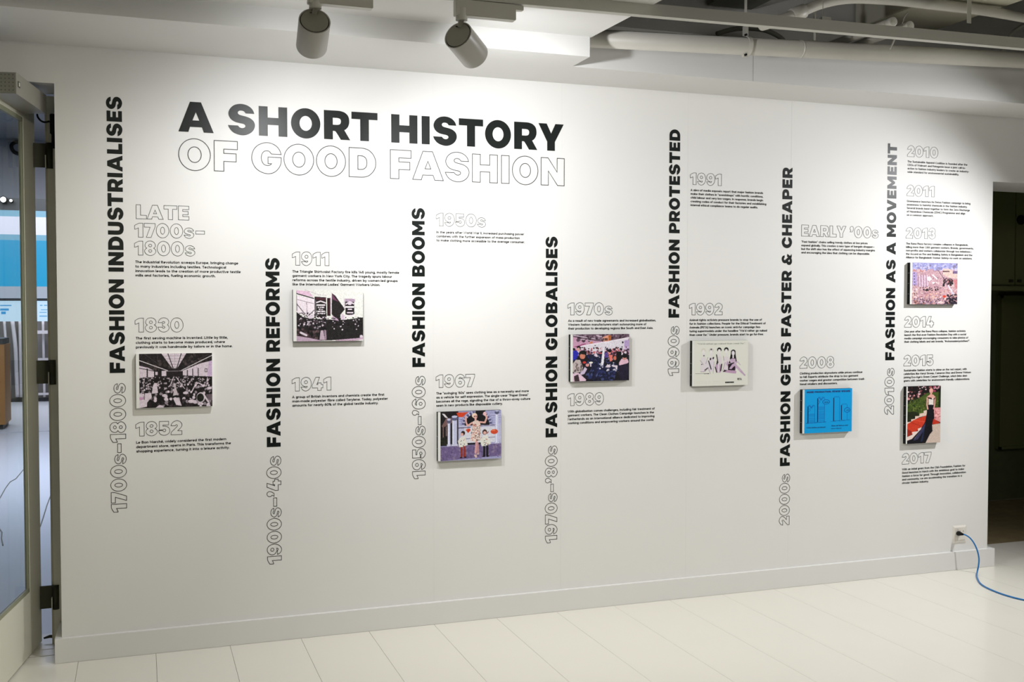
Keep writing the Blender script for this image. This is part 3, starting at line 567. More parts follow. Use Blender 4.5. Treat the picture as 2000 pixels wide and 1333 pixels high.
def pic_march():
    p = Paint(160, 120, 190, 118, 1475, 1105, (232, 232, 226), 5)
    p.poly((225, 190, 212), (190, 125), (430, 150), (520, 260), (190, 190)).poly((238, 226, 234), (190, 230), (540, 290), (560, 650), (190, 560))
    p.ln((120, 100, 112), 8, (205, 305), (520, 385)).ln(K, 18, (190, 190), (420, 255), (520, 285)).ln((130, 110, 124), 10, (385, 360), (390, 640)).ln(DK, 12, (205, 400), (395, 640), (525, 510)).ln((150, 130, 142), 5, (350, 120), (620, 215), (760, 225))
    p.ln(K, 8, (190, 150), (200, 520)).rect((30, 22, 26), 535, 250, 556, 660)
    p.poly((26, 20, 22), (555, 250), (755, 262), (765, 690), (570, 640)).poly((70, 36, 44), (560, 262), (750, 272), (752, 318), (560, 310))
    p.ln((225, 215, 222), 26, (575, 362), (650, 335), (745, 368)).rect((235, 228, 232), 572, 398, 740, 428)
    for y, a, b in ((455, 595, 725), (495, 612, 705), (532, 572, 745), (575, 582, 745)): p.rect((232, 224, 230), a, y-13, b, y+13); p.specks(7, (a, y-13, b, y+13), [K], 4, 9)
    p.ln((215, 200, 212), 16, (560, 690), (620, 640), (670, 690), (720, 640), (765, 690)).rect((48, 18, 26), 778, 275, 842, 620).rect((205, 190, 200), 838, 262, 858, 580)
    p.poly((34, 28, 30), (868, 180), (935, 230), (1120, 490), (1030, 600), (1040, 700), (960, 700), (865, 590)).poly((110, 60, 90), (868, 175), (950, 300), (1000, 350), (880, 300))
    p.poly((30, 22, 28), (1125, 290), (1300, 300), (1305, 585), (1215, 612), (1130, 590)).poly((175, 150, 172), (1125, 285), (1320, 290), (1318, 350), (1125, 345)).ln(PW, 26, (1145, 390), (1215, 345), (1290, 385)).ell(PW, 1215, 385, 38, 26)
    p.rect((235, 228, 232), 1130, 432, 1300, 462).rect(PW, 1178, 480, 1262, 505).rect(PW, 1158, 545, 1282, 570).rect((205, 190, 204), 1100, 285, 1122, 480)
    p.poly((30, 26, 28), (190, 540), (300, 640), (560, 680), (800, 690), (1100, 700), (1475, 650), (1475, 1050), (900, 1090), (190, 1105))
    p.poly((200, 170, 196), (870, 610), (1010, 700), (1000, 720), (880, 690)).poly((215, 195, 212), (1060, 560), (1120, 620), (1110, 700), (1040, 690)).ln((235, 225, 232), 30, (1120, 650), (1170, 620), (1300, 610))
    p.specks(210, (190, 560, 760, 860), [PW, K, K, DK, PG, (60, 46, 52)], 10, 24).specks(110, (760, 650, 1475, 830), [PW, K, K, K, DK], 10, 18).specks(60, (190, 860, 620, 1060), [(60, 44, 50), (90, 70, 74), K], 20, 40)
    p.poly((190, 165, 186), (190, 1000), (420, 1040), (640, 1090), (640, 1105), (190, 1105)).ln(PW, 40, (270, 940), (375, 990)).poly((190, 168, 184), (650, 900), (700, 900), (730, 1085), (625, 1085)).poly((165, 140, 158), (715, 880), (755, 900), (762, 1080), (730, 1085)).ell(K, 715, 860, 44, 30).ell(PW, 455, 640, 56, 34)
    p.ell(PW, 1070, 888, 16, 16).ell(PW, 910, 870, 14, 12).ell(PW, 1345, 882, 12, 12).poly((195, 165, 188), (940, 1090), (1150, 1070), (1380, 1055), (1475, 1020), (1475, 1080), (1300, 1105), (940, 1105)).ell(PW, 1440, 1020, 32, 26)
    return p.grain(7).out()
SKIN = (222, 170, 160)
def pic_dress():
    p = Paint(150, 115, 208, 125, 1425, 1140, (160, 160, 200), 8)
    p.rect((26, 20, 26), 208, 125, 560, 830).poly((120, 90, 88), (230, 420), (320, 260), (480, 250), (480, 330), (260, 450)).ln((120, 96, 92), 22, (262, 440), (262, 650)).ln((120, 96, 92), 22, (325, 430), (325, 620)).poly((225, 220, 225), (240, 160), (290, 165), (360, 260), (300, 240)).specks(30, (208, 640, 350, 800), [(40, 40, 26), (26, 30, 20)], 12, 26)
    p.rect((178, 178, 214), 560, 200, 1425, 830)
    for y in range(240, 830, 48): p.ln((110, 110, 160), 6, (560, y), (1425, y-6))
    for k in range(20): x = 570+44*k; p.ln((120, 120, 168), 5, (x, 240+48*(k % 12)), (x, 285+48*(k % 12)))
    p.poly((205, 66, 36), (520, 150), (890, 140), (850, 215), (700, 245), (560, 240))
    p.ell((150, 150, 190), 935, 420, 330, 320).ell((88, 88, 130), 935, 420, 300, 292)
    for k in range(14): t = math.pi*k/13; p.ln((205, 205, 230), 20, (935+300*math.cos(t), 420-300*math.sin(t)), (935+255*math.cos(t), 420-250*math.sin(t)))
    p.ell((18, 16, 22), 935, 425, 250, 240).rect((190, 190, 218), 570, 425, 1425, 800).rect((215, 215, 226), 680, 470, 1300, 790).ln((70, 60, 80), 16, (570, 470), (800, 465)).ln((70, 60, 80), 12, (1010, 440), (1300, 430)).ln((80, 76, 110), 9, (700, 700), (1300, 690))
    p.poly((18, 16, 20), (900, 125), (1110, 125), (1050, 200), (900, 210))
    for a, b, c in ((340, 410, 345), (430, 545, 290), (1300, 1375, 190)): p.rect((196, 198, 228), a+8, c, b-8, 830).rect((226, 228, 246), a+16, c, a+38, 830).rect((205, 205, 230), a-6, 800, b+6, 845).ell((90, 90, 120), (a+b)/2, c-20, (b-a)/2+8, 42).ell((196, 198, 228), (a+b)/2, c-60, (b-a)/2, 24)
    p.poly((112, 96, 140), (208, 845), (1425, 825), (1425, 1085), (208, 1140)).specks(90, (208, 850, 1425, 1110), [(128, 112, 158), (98, 84, 126), (140, 122, 150)], 20, 46, .25).rect((30, 28, 40), 735, 785, 1010, 830)
    p.ln(SKIN, 34, (835, 370), (745, 430), (715, 350), (710, 240)).ln(SKIN, 36, (990, 360), (1095, 375), (1130, 270), (1095, 190)).ell((235, 190, 190), 1090, 190, 34, 40)
    p.poly((228, 206, 196), (850, 345), (900, 320), (960, 325), (1005, 400), (1000, 560), (1020, 740), (910, 775), (800, 740), (830, 560)).specks(170, (820, 400, 1000, 750), [(190, 90, 76), (60, 52, 60), (240, 225, 215)], 7, 10)
    p.rect(SKIN, 885, 270, 925, 330).ell((240, 214, 190), 885, 220, 52, 52).ell(SKIN, 905, 250, 34, 44).ell(K, 885, 240, 15, 10).ell(K, 922, 238, 11, 9)
    p.ln((214, 160, 160), 44, (925, 770), (905, 1000)).ln((190, 140, 145), 36, (950, 800), (955, 1010)).poly((222, 190, 182), (870, 1040), (930, 1040), (935, 1105), (900, 1100)).ell((200, 170, 170), 955, 1025, 26, 18)
    for x, leg in ((650, (150, 50, 30)), (1105, (14, 12, 18))):
        w = 90 if x < 900 else 100
        p.ln(leg, 40, (x-24, 860), (x-26, 1080)).ln(leg, 40, (x+34, 860), (x+38, 1080)).ell(K, x-34, 1085, 28, 12).ell(K, x+50, 1083, 28, 12)
        p.poly((228, 226, 218), (x-34, 650), (x+34, 640), (x+w, 780), (x+w+10, 830), (x, 865), (x-w+20, 870), (x-w-10, 740)).specks(8, (x-60, 700, x+60, 850), [(120, 150, 130), (170, 90, 70), (60, 60, 80)], 8, 14)
    p.ell((38, 22, 18), 655, 580, 40, 46).ell(SKIN, 635, 605, 28, 32).ell((60, 36, 30), 1090, 575, 48, 56).ell(SKIN, 1092, 590, 32, 34).ln((150, 60, 40), 16, (1145, 600), (1165, 570))
    p.poly((200, 60, 30), (712, 520), (740, 485), (790, 490), (806, 525), (756, 582)).ell((226, 100, 70), 750, 500, 22, 14).ell((205, 70, 40), 1285, 572, 74, 52).ell((232, 120, 80), 1270, 545, 40, 18)
    return p.grain(5).out()
def pic_workshop():
    p = Paint(145, 115, 215, 95, 1430, 1120, (196, 150, 178), 11)
    p.poly((110, 88, 104), (215, 95), (1430, 95), (1430, 200), (900, 260), (700, 240), (215, 150)).specks(60, (260, 100, 1400, 230), [(90, 66, 84), (150, 126, 142), (60, 40, 54)], 20, 40)
    for q in ((230, 110, 520, 170), (370, 200, 460, 212), (610, 180, 690, 196), (720, 125, 830, 150), (520, 215, 600, 238)): p.ln((240, 228, 240), 12, (q[0], q[1]), (q[2], q[3]))
    p.poly((222, 216, 226), (380, 360), (760, 290), (1430, 165), (1430, 190), (1330, 300), (1330, 430), (700, 460), (380, 420)).poly((184, 160, 206), (1320, 240), (1430, 220), (1430, 470), (1320, 440)).ln((236, 226, 236), 22, (1430, 170), (1050, 240), (380, 350))
    p.poly((226, 156, 132), (850, 160), (980, 110), (980, 250), (860, 250)).poly((176, 92, 34), (975, 115), (1040, 125), (1030, 230), (980, 240)).poly((206, 130, 90), (560, 280), (620, 245), (640, 290), (600, 300))
    for x in (875, 912, 945): p.rect((44, 26, 22), x-12, 180, x+12, 232)
    p.rect(K, 1275, 255, 1305, 298).rect(K, 680, 330, 700, 350).poly((150, 60, 110), (240, 360), (480, 290), (490, 310), (300, 370))
    p.specks(200, (220, 380, 1430, 560), [K, (60, 34, 50), (120, 70, 80), PW, (40, 34, 60), (190, 90, 90)], 14, 34)
    p.rect((20, 16, 24), 215, 560, 1430, 1120).poly((24, 26, 58), (480, 540), (850, 520), (900, 800), (1050, 700), (1200, 760), (1100, 1120), (640, 1120), (600, 700))
    p.specks(110, (480, 560, 1180, 1100), [(36, 44, 92), (20, 22, 48), (50, 58, 108), (14, 14, 24), (64, 74, 116)], 20, 60, .15).specks(24, (500, 560, 1180, 900), [(215, 212, 226), (190, 186, 206)], 10, 22)
    p.poly((232, 230, 238), (850, 440), (895, 440), (880, 700), (860, 790), (815, 760)).poly(PW, (660, 560), (705, 490), (755, 580), (720, 590)).poly(PW, (905, 820), (960, 750), (1035, 800), (1000, 830)).ln(PW, 34, (1080, 800), (1160, 800), (1150, 860)).poly(PW, (1180, 930), (1200, 880), (1230, 940))
    p.poly((40, 40, 170), (215, 450), (290, 440), (340, 500), (300, 620), (215, 660)).ell(K, 335, 375, 38, 32).ell((214, 160, 150), 335, 420, 30, 40).ell(K, 235, 415, 28, 28)
    p.poly((190, 176, 176), (215, 730), (280, 640), (370, 650), (430, 800), (420, 900), (260, 940), (215, 900)).specks(26, (240, 700, 420, 900), [(96, 84, 84), (130, 116, 114)], 14, 24)
    p.ell((14, 18, 16), 425, 510, 84, 66).ell((206, 128, 104), 420, 570, 58, 62).ell((14, 18, 16), 440, 490, 70, 40).poly((206, 190, 214), (470, 800), (520, 850), (460, 960), (380, 980), (370, 930), (430, 880)).ell((220, 150, 150), 525, 765, 38, 34).ell((205, 60, 50), 460, 705, 36, 26).ell((235, 232, 220), 600, 712, 42, 22).rect(PW, 585, 730, 610, 800)
    p.poly((226, 196, 214), (215, 940), (340, 930), (500, 1080), (490, 1110), (215, 1120)).poly((60, 44, 50), (240, 1000), (330, 960), (360, 1110), (250, 1115))
    p.poly((90, 70, 150), (900, 500), (960, 490), (970, 600), (900, 620)).ell((236, 150, 140), 1000, 500, 32, 36).ell(K, 1010, 470, 34, 26).poly((226, 120, 110), (980, 540), (1070, 560), (1060, 680), (1010, 700)).ell((206, 110, 90), 1120, 620, 36, 44)
    p.rect(K, 1150, 480, 1260, 760).poly((226, 186, 204), (1210, 720), (1260, 640), (1400, 650), (1420, 720), (1320, 790), (1210, 780)).ell((206, 140, 130), 1330, 620, 46, 46).ell(K, 1335, 575, 60, 46).poly((30, 24, 46), (1210, 790), (1400, 740), (1420, 900), (1390, 1110), (1240, 1120), (1180, 900))
    return p.grain(6).out()
def pic_sitters():
    bg = (224, 225, 214); p = Paint(150, 118, 290, 118, 1455, 1105, bg, 13)
    lk = (176, 160, 176); sk = (212, 196, 212)
    def person(x, hy, hair, tone, w=1.0, long=False):
        if long: p.poly(hair, (x-52*w, hy+40), (x-40*w, hy-40), (x+40*w, hy-40), (x+52*w, hy+60), (x+84, hy+230), (x-96, hy+230))
        p.poly(tone, (x-46*w, hy+130), (x+46*w, hy+130), (x+70*w, hy+330), (x+30*w, hy+440), (x-60*w, hy+440), (x-70*w, hy+330))
        p.ell(hair, x, hy-18, 48*w, 50).ell((232, 228, 226), x, hy+12, 32*w, 46)
        p.rect((228, 220, 226), x-16, hy+50, x+16, hy+120)
    p.poly((222, 214, 222), (420, 690), (560, 560), (620, 600), (580, 720), (430, 800)).ell((196, 190, 196), 490, 310, 20, 10)
    person(490, 350, (216, 212, 200), (222, 216, 220)); person(655, 350, (205, 200, 196), (220, 212, 220)); person(828, 340, K, (220, 212, 216)); person(980, 338, K, (222, 214, 218))
    p.ell(K, 655, 312, 16, 14).ell(DK, 500, 445, 12, 14).ell(DK, 455, 635, 12, 10)
    for x, y in ((640, 520), (700, 500)): p.ell((40, 30, 36), x, y, 16, 26, 20)
    p.ln((120, 106, 118), 6, (420, 545), (490, 640)).ln((120, 106, 118), 6, (585, 480), (540, 620)).ln(K, 20, (600, 560), (655, 740)).ln(lk, 14, (430, 795), (520, 790), (585, 720)).ln(DK, 18, (520, 760), (580, 715)).ln(lk, 10, (590, 700), (640, 840)).ln(lk, 10, (720, 580), (700, 830))
    p.ln(DK, 20, (770, 430), (800, 600)).ln(K, 26, (790, 570), (780, 630)).poly((192, 164, 190), (750, 640), (850, 640), (890, 700), (860, 820), (770, 820), (740, 720)).ln(DK, 22, (745, 700), (775, 810)).ln(DK, 26, (880, 640), (860, 780)).ln((226, 216, 224), 30, (815, 650), (810, 800))
    p.ln((130, 116, 126), 8, (915, 460), (930, 560)).ln(lk, 12, (960, 600), (900, 790)).ln(DK, 5, (320, 835), (600, 838)).ell(DK, 595, 836, 20, 9)
    person(1130, 390, (18, 10, 18), (196, 170, 196), 1.05, True)
    p.ell((228, 222, 228), 1128, 395, 32, 48).poly((204, 182, 204), (1060, 520), (1120, 600), (1230, 580), (1230, 610), (1110, 640), (1040, 560)).poly((190, 160, 188), (1000, 560), (1040, 620), (1010, 690), (980, 640))
    p.poly((26, 12, 26), (1020, 640), (1150, 600), (1180, 680), (1170, 790), (1020, 770)).poly((196, 168, 196), (1040, 740), (1110, 640), (1170, 620), (1180, 660), (1090, 750)).ln((196, 172, 196), 52, (1160, 640), (1320, 820)).ln((186, 160, 186), 34, (1310, 810), (1385, 890)).ln((190, 170, 190), 14, (1230, 590), (1285, 660))
    p.poly((190, 156, 184), (930, 760), (1160, 780), (1205, 800), (1190, 850), (1100, 840), (920, 810)).poly(DK, (905, 810), (960, 740), (1000, 770), (960, 800)).ell((224, 212, 222), 975, 730, 30, 40)
    r = np.random.RandomState(4)
    for x in np.arange(340, 1350, 15): # faint typewritten slogan and small print are drawn as lettering below
        if r.rand() < .75: p.ln((198, 197, 190), 4, (x, 1012+r.randint(-3, 3)), (x+9, 1012)); p.ln((200, 198, 192), 4, (x, 1048), (x+8, 1046))
    p.rect(bg, 950, 1000, 1300, 1060)
    p.rect((20, 18, 20), 958, 1026, 1150, 1054)
    for a, b in ((972, 1005), (1040, 1090), (1112, 1138)): p.ln((170, 170, 165), 6, (a, 1040), (b, 1040))
    return p.out()
def pic_chart():
    B = (0, 158, 226); N = (10, 40, 120); L = (0, 84, 170); p = Paint(140, 118, 262, 110, 1335, 1130, B, 17)
    def bar(x, y, w, base, sweater):
        p.rect((4, 10, 70), x, y+20, x+20, base); p.ln(L, 8, (x+14, y+24), (x+30, y), (x+w-18, y), (x+w, y+24), (x+w, base))
        if sweater:
            p.ln(L, 8, (x+28, y+4), (x+100*w/160, y+70*w/160)).ln(L, 8, (x+w-20, y+4), (x+60*w/160, y+76*w/160)).ell(L, x+w/2+4, y+20, 30, 24).ell(B, x+w/2+4, y+14, 24, 18).ln(L, 7, (x+20, y+70), (x+62, y+110), (x+24, y+160))
            z = y+210
            while z < base: p.ln(L, 8, (x+20, z), (x+w-4, z)); z += 33
    bar(330, 480, 165, 895, True); bar(545, 300, 165, 880, True); bar(908, 300, 145, 872, False); bar(1086, 478, 138, 855, False)
    p.ln(N, 7, (300, 898), (740, 878)).ln(N, 7, (860, 874), (1290, 856))
    p.ell(L, 745, 412, 84, 56).ell(B, 745, 412, 70, 44).ell(L, 1226, 620, 70, 60).ell(B, 1226, 620, 56, 47)
    return p.out()
def pic_rubble():
    p = Paint(130, 112, 300, 100, 1365, 1085, (190, 150, 160), 19)
    p.rect((150, 150, 200), 300, 100, 1365, 250).specks(80, (300, 110, 1365, 260), [(130, 130, 180), (170, 170, 220), (120, 110, 140), (190, 185, 225)], 16, 40)
    p.specks(260, (300, 250, 1365, 700), [(198, 164, 176), (216, 188, 192), (160, 124, 140), (184, 142, 154), (126, 92, 108), (206, 186, 180)], 9, 24, .4)
    p.poly((170, 150, 200), (310, 320), (410, 330), (420, 640), (310, 640)).specks(20, (300, 260, 600, 310), [(230, 200, 200), (190, 120, 110)], 12, 20)
    for k in range(5): p.ell(K, 345+k*4, 350+k*70, 14, 12)
    for k in range(4): p.ln((150, 120, 150), 12, (440+k*60, 400), (450+k*60, 660)); p.ln((214, 190, 210), 22, (470+k*60, 400), (480+k*60, 660))
    p.poly((232, 232, 238), (645, 440), (715, 420), (760, 490), (700, 540), (650, 500)).ell((236, 230, 230), 795, 575, 34, 22).ln((236, 224, 228), 30, (780, 390), (880, 480)).ln((230, 200, 200), 24, (860, 560), (930, 600))
    p.poly((214, 186, 176), (1010, 230), (1180, 240), (1365, 330), (1365, 460), (1160, 450), (1020, 380)).rect((110, 90, 130), 1250, 290, 1365, 350)
    for k in range(5): p.ell((60, 20, 34), 1028+k*32, 300, 14, 18)
    p.poly((190, 120, 124), (1120, 500), (1365, 490), (1365, 720), (1160, 640)).poly((204, 180, 180), (1180, 600), (1290, 560), (1300, 700), (1200, 660)).specks(40, (1030, 440, 1250, 640), [K, (40, 26, 30), (80, 50, 60)], 14, 26).ln((70, 50, 64), 12, (900, 270), (1040, 470), (1130, 640)).ln((214, 214, 232), 34, (1150, 640), (1270, 830)).poly((190, 196, 226), (1220, 800), (1310, 830), (1260, 860))
    p.poly((222, 204, 214), (300, 790), (420, 680), (430, 740), (320, 860)).ell(K, 370, 840, 46, 26, -30)
    p.specks(300, (300, 680, 1365, 960), [(206, 164, 168), (226, 198, 196), (176, 122, 126), (206, 150, 136), (150, 104, 120), (220, 190, 178)], 9, 24).specks(30, (480, 660, 960, 760), [K, (50, 24, 44)], 10, 20)
    p.specks(260, (300, 940, 1365, 1085), [(70, 44, 70), (112, 84, 112), (170, 110, 100), (40, 26, 44), (176, 150, 170), (214, 184, 180)], 10, 20).specks(60, (1100, 840, 1365, 1085), [(40, 34, 54), (80, 60, 70), (24, 16, 24)], 16, 30).ell((206, 60, 40), 1060, 900, 40, 30).ell((236, 200, 200), 970, 1040, 60, 30)
    return p.grain(9).out()
def pic_gown():
    p = Paint(95, 150, 182, 88, 795, 1160, (24, 16, 18), 23)
    p.specks(60, (182, 88, 540, 330), [(210, 150, 150), (70, 34, 40), K, (230, 200, 205), (120, 60, 66), K, K], 12, 24).specks(30, (650, 88, 795, 190), [(160, 60, 90), K, (200, 150, 160), (40, 40, 26)], 12, 22)
    p.poly((66, 84, 30), (182, 420), (440, 280), (530, 220), (660, 210), (795, 200), (795, 500), (690, 490), (530, 540), (380, 640), (182, 740)).specks(140, (190, 300, 780, 640), [(84, 106, 40), (44, 60, 20), (100, 112, 50), (34, 46, 16)], 10, 24)
    p.poly((30, 36, 16), (182, 560), (320, 560), (400, 600), (300, 690), (182, 750)).poly((32, 40, 18), (750, 200), (795, 200), (795, 500), (750, 495))
    p.poly((226, 200, 186), (182, 750), (250, 745), (250, 700), (325, 695), (325, 645), (400, 645), (405, 600), (480, 590), (480, 550), (540, 540), (540, 640), (400, 670), (300, 720), (182, 790)).poly((206, 60, 36), (182, 790), (300, 715), (405, 680), (540, 640), (520, 760), (440, 870), (300, 960), (182, 1030))
    p.ln((160, 40, 24), 9, (250, 760), (420, 830), (400, 880)).ln((232, 96, 70), 8, (300, 720), (500, 760)).poly((150, 40, 26), (182, 880), (260, 920), (270, 990), (182, 1030)).poly((222, 150, 150), (670, 500), (795, 500), (795, 780), (680, 720)).specks(24, (690, 540, 790, 700), [(190, 110, 116), (236, 176, 176)], 14, 20).poly((190, 50, 30), (650, 700), (790, 785), (720, 820), (640, 810))
    p.poly((236, 214, 206), (182, 1030), (280, 990), (270, 940), (380, 930), (380, 880), (450, 860), (400, 960), (260, 1080), (182, 1100)).poly((206, 186, 172), (640, 820), (795, 800), (795, 1160), (520, 1160), (600, 1000), (650, 940))
    p.poly((16, 14, 22), (560, 440), (665, 440), (665, 700), (630, 860), (650, 940), (590, 970), (530, 1140), (182, 1160), (182, 1100), (270, 1070), (430, 900), (510, 760), (545, 560)).poly((60, 58, 92), (520, 770), (500, 900), (380, 1080), (300, 1110), (430, 910)).poly((90, 84, 110), (430, 920), (330, 1070), (290, 1090)).poly((34, 44, 74), (480, 900), (500, 900), (470, 1120), (430, 1130))
    p.poly((226, 168, 156), (535, 290), (590, 250), (650, 250), (700, 300), (690, 330), (560, 330)).ln((226, 166, 156), 26, (545, 310), (540, 440), (555, 520)).ln((216, 150, 144), 24, (688, 310), (682, 440), (665, 520)).poly((232, 222, 214), (570, 320), (615, 312), (660, 318), (660, 445), (570, 440)).poly((60, 14, 20), (540, 295), (620, 310), (640, 345), (700, 300), (690, 330), (640, 345), (560, 325))
    p.rect((222, 160, 148), 598, 215, 632, 262).ell((60, 28, 24), 610, 150, 46, 48).ell((228, 168, 156), 615, 178, 36, 50).ell((170, 90, 96), 600, 110, 30, 14).ell((150, 60, 60), 618, 206, 9, 4)
    return p.grain(5).out()
DD = 0.0235
def canvas(x0, x1, z0, z1, border, picf, label, npins=3, side='black'):
    t = thing('picture_board', label, 'picture', (x0, 0, z0), 'pictures mounted on the timeline wall')
    w, h = x1-x0, z1-z0
    obj('board', BX(0, w, -DD+0.0006, 0.0, 0, h), side, t)
    img = picf(); H_, W_ = img.shape[:2]
    bm_v = []; bm_f = []
    for j in range(H_+1):
        for i in range(W_+1): bm_v.append((border+(w-border)*i/W_, -DD, h-h*j/H_))
    for j in range(H_):
        for i in range(W_): a = j*(W_+1)+i; bm_f.append((a, a+W_+1, a+W_+2, a+1))
    o = pyobj('print', bm_v, bm_f, 'print', t)
    at = o.data.attributes.new('Print', 'FLOAT_COLOR', 'CORNER'); c = np.ones((H_*W_, 4, 4)); c[:, :, :3] = img.reshape(-1, 1, 3); at.data.foreach_set('color', c.reshape(-1))
    obj('print_margin', BX(0.0, border, -DD, -DD+0.0006, 0, h), 'whiteedge', t)
    for k in range(npins):
        zz = h*(k+1)/(npins+1)+0.0
        obj('staple', BX(-0.0006, 0.0, -DD*0.68, -DD*0.25, zz-0.0006, zz+0.0006), 'pin', t)
    return t, w, h
canvas(-0.0187, 0.2926, 1.0625, 1.2939, 0.0128, pic_factory, 'black and white picture of a crowded workshop under a long skylight', side='whiteedge')
canvas(0.6417, 0.9557, 1.3402, 1.5699, 0.0150, pic_march, 'black and white picture of marchers carrying dark banners')
canvas(1.3071, 1.6195, 0.7708, 1.0014, 0.0120, pic_dress, 'colour picture of a woman in a checked paper dress between two children')
canvas(1.9766, 2.2926, 1.1278, 1.3587, 0.0125, pic_workshop, 'colour picture of garment workers around piles of blue cloth')
t5, w5, h5 = canvas(2.6472, 2.9746, 1.0884, 1.3208, 0.0105, pic_sitters, 'pale poster picture of five people sitting in a row')
t6, w6, h6 = canvas(3.3105, 3.6251, 0.8200, 1.0536, 0.0120, pic_chart, 'bright blue picture with a bar chart of garments')
canvas(3.9997, 4.3245, 1.5081, 1.7379, 0.0130, pic_rubble, 'pinkish picture of a collapsed building and rubble', 3)
canvas(3.9845, 4.2199, 0.7346, 1.0529, 0.0085, pic_gown, 'tall picture of a woman in a long black gown on red steps', 5)
def small_print(parent, s, x, z, width, size, m, name='lettering', sw=0.2):
    v = []; f = []; X = 0; sx = width/line_width(s); sc = size/1.4
    for c in s:
        if c == ' ': X += .62; continue
        for st in T[c][1]: stroke(st, sw, v, f, sx, sc, x+X*sx, z)
        X += T[c][0]
    o = pyobj(name, v, f, m, parent); o.location = (0, -DD-0.0006, 0); return o
M['greyprint'] = mat('grey_print', rgb(150, 150, 146), 0.6, noise=0.02)
M['navyprint'] = mat('navy_print', rgb(8, 30, 110), 0.6, noise=0.02)
small_print(t5, '"We\'d rather go naked than wear fur."', 0.028, h5-0.020, 0.282, 0.0078, 'greyprint', sw=.17)
small_print(t5, 'PETA', 0.264, 0.026, 0.026, 0.0105, 'text', sw=.3)
display6 = thing
def blk(parent, s, x, z, width, capm, m):
    lay, W_ = layout(s); sx = width/W_; v = []; f = []
    for ch, gx in lay:
        polys = [[Vector((a, b, 0)) for a, b in lp] for lp in GL[ch][1]]; tr_ = geometry.tessellate_polygon(polys); b0 = len(v)
        v += [(x+(gx+p.x)*sx, 0, z+p.y*capm/100) for lp in polys for p in lp]; f += [tuple(i+b0 for i in t_) for t_ in tr_]
    o = pyobj('lettering', v, f, m, parent); o.location = (0, -DD-0.0006, 0)
GL['K'] = (92, [[(0, 0), (0, 100), (30, 100), (30, 62), (58, 100), (94, 100), (58, 54), (96, 0), (60, 0), (36, 34), (30, 27), (30, 0)]]); GL['W'] = (140, [[(0, 100), (30, 100), (44, 40), (58, 100), (82, 100), (96, 40), (110, 100), (140, 100), (112, 0), (84, 0), (70, 56), (56, 0), (28, 0)]]); GL[','] = (26, [[(0, 26), (26, 26), (16, -16), (2, -16), (8, 0), (0, 0)]])
for c in 'KW,': SBL[c] = SBR[c] = 5
blk(t6, 'MORE PRODUCTION, FEWER WEARS', 0.026, h6-0.019, 0.276, 0.0095, 'navyprint')
small_print(t6, 'Total clothes produced', 0.026, 0.026, 0.118, 0.0075, 'navyprint', sw=.24)
small_print(t6, 'Times an item is worn', 0.182, 0.031, 0.108, 0.0075, 'navyprint', sw=.24)
small_print(t6, 'before disposal', 0.182, 0.017, 0.066, 0.0065, 'navyprint', sw=.17)
small_print(t6, '100%', 0.135, 0.160, 0.028, 0.006, 'navyprint', sw=.24)
small_print(t6, '40%', 0.277, 0.113, 0.018, 0.006, 'navyprint', sw=.24)

# ------------------------------------------------------------------ lighting track and heads
TY = -1.05
tL = atY(1000, 9, TY); tR = atY(2000, 97, TY); td = (tR-tL).normalized()
def track_pt(x): return tL + td*((x-tL.x)/td.x)
tk = thing('lighting_track', 'long white ceiling track running across the top right', 'track', track_pt(1.95))
def loc_bm(bm, root):
    for v in bm.verts: v.co -= root.location
    return bm
A = track_pt(-2.6); B = track_pt(7.6); up = Vector((0, 0, 1)); yv = Vector((0, 1, 0)); Lk = (B-A).length
bm = bmesh.new(); TH = 0.046
obox(bm, A, td, yv, up, 0, Lk, -0.017, -0.0145, 0.0, TH); obox(bm, A, td, yv, up, 0, Lk, 0.0145, 0.017, 0.0, TH)
obox(bm, A, td, yv, up, 0, Lk, -0.0145, 0.0145, TH-0.004, TH); obox(bm, A, td, yv, up, 0, Lk, -0.0145, 0.0145, 0.0, 0.004)
bmesh.ops.recalc_face_normals(bm, faces=bm.faces[:])
obj('rail', loc_bm(bm, tk), 'track', tk)
q = track_pt(2.62)
p = atY(1611, 40, TY)
bm = bmesh.new(); obox(bm, Vector((p.x, TY, p.z)), td, yv, up, -0.022, 0.022, -0.012, 0.012, -0.008, 0.012); obj('wire_clip', loc_bm(bm, tk), 'conduit', tk)
obj('suspension_wire', loc_bm(TB([(p.x-.01, TY, p.z), (p.x-.01, TY, 3.3)], 0.0012, 6), tk), 'conduit', tk)

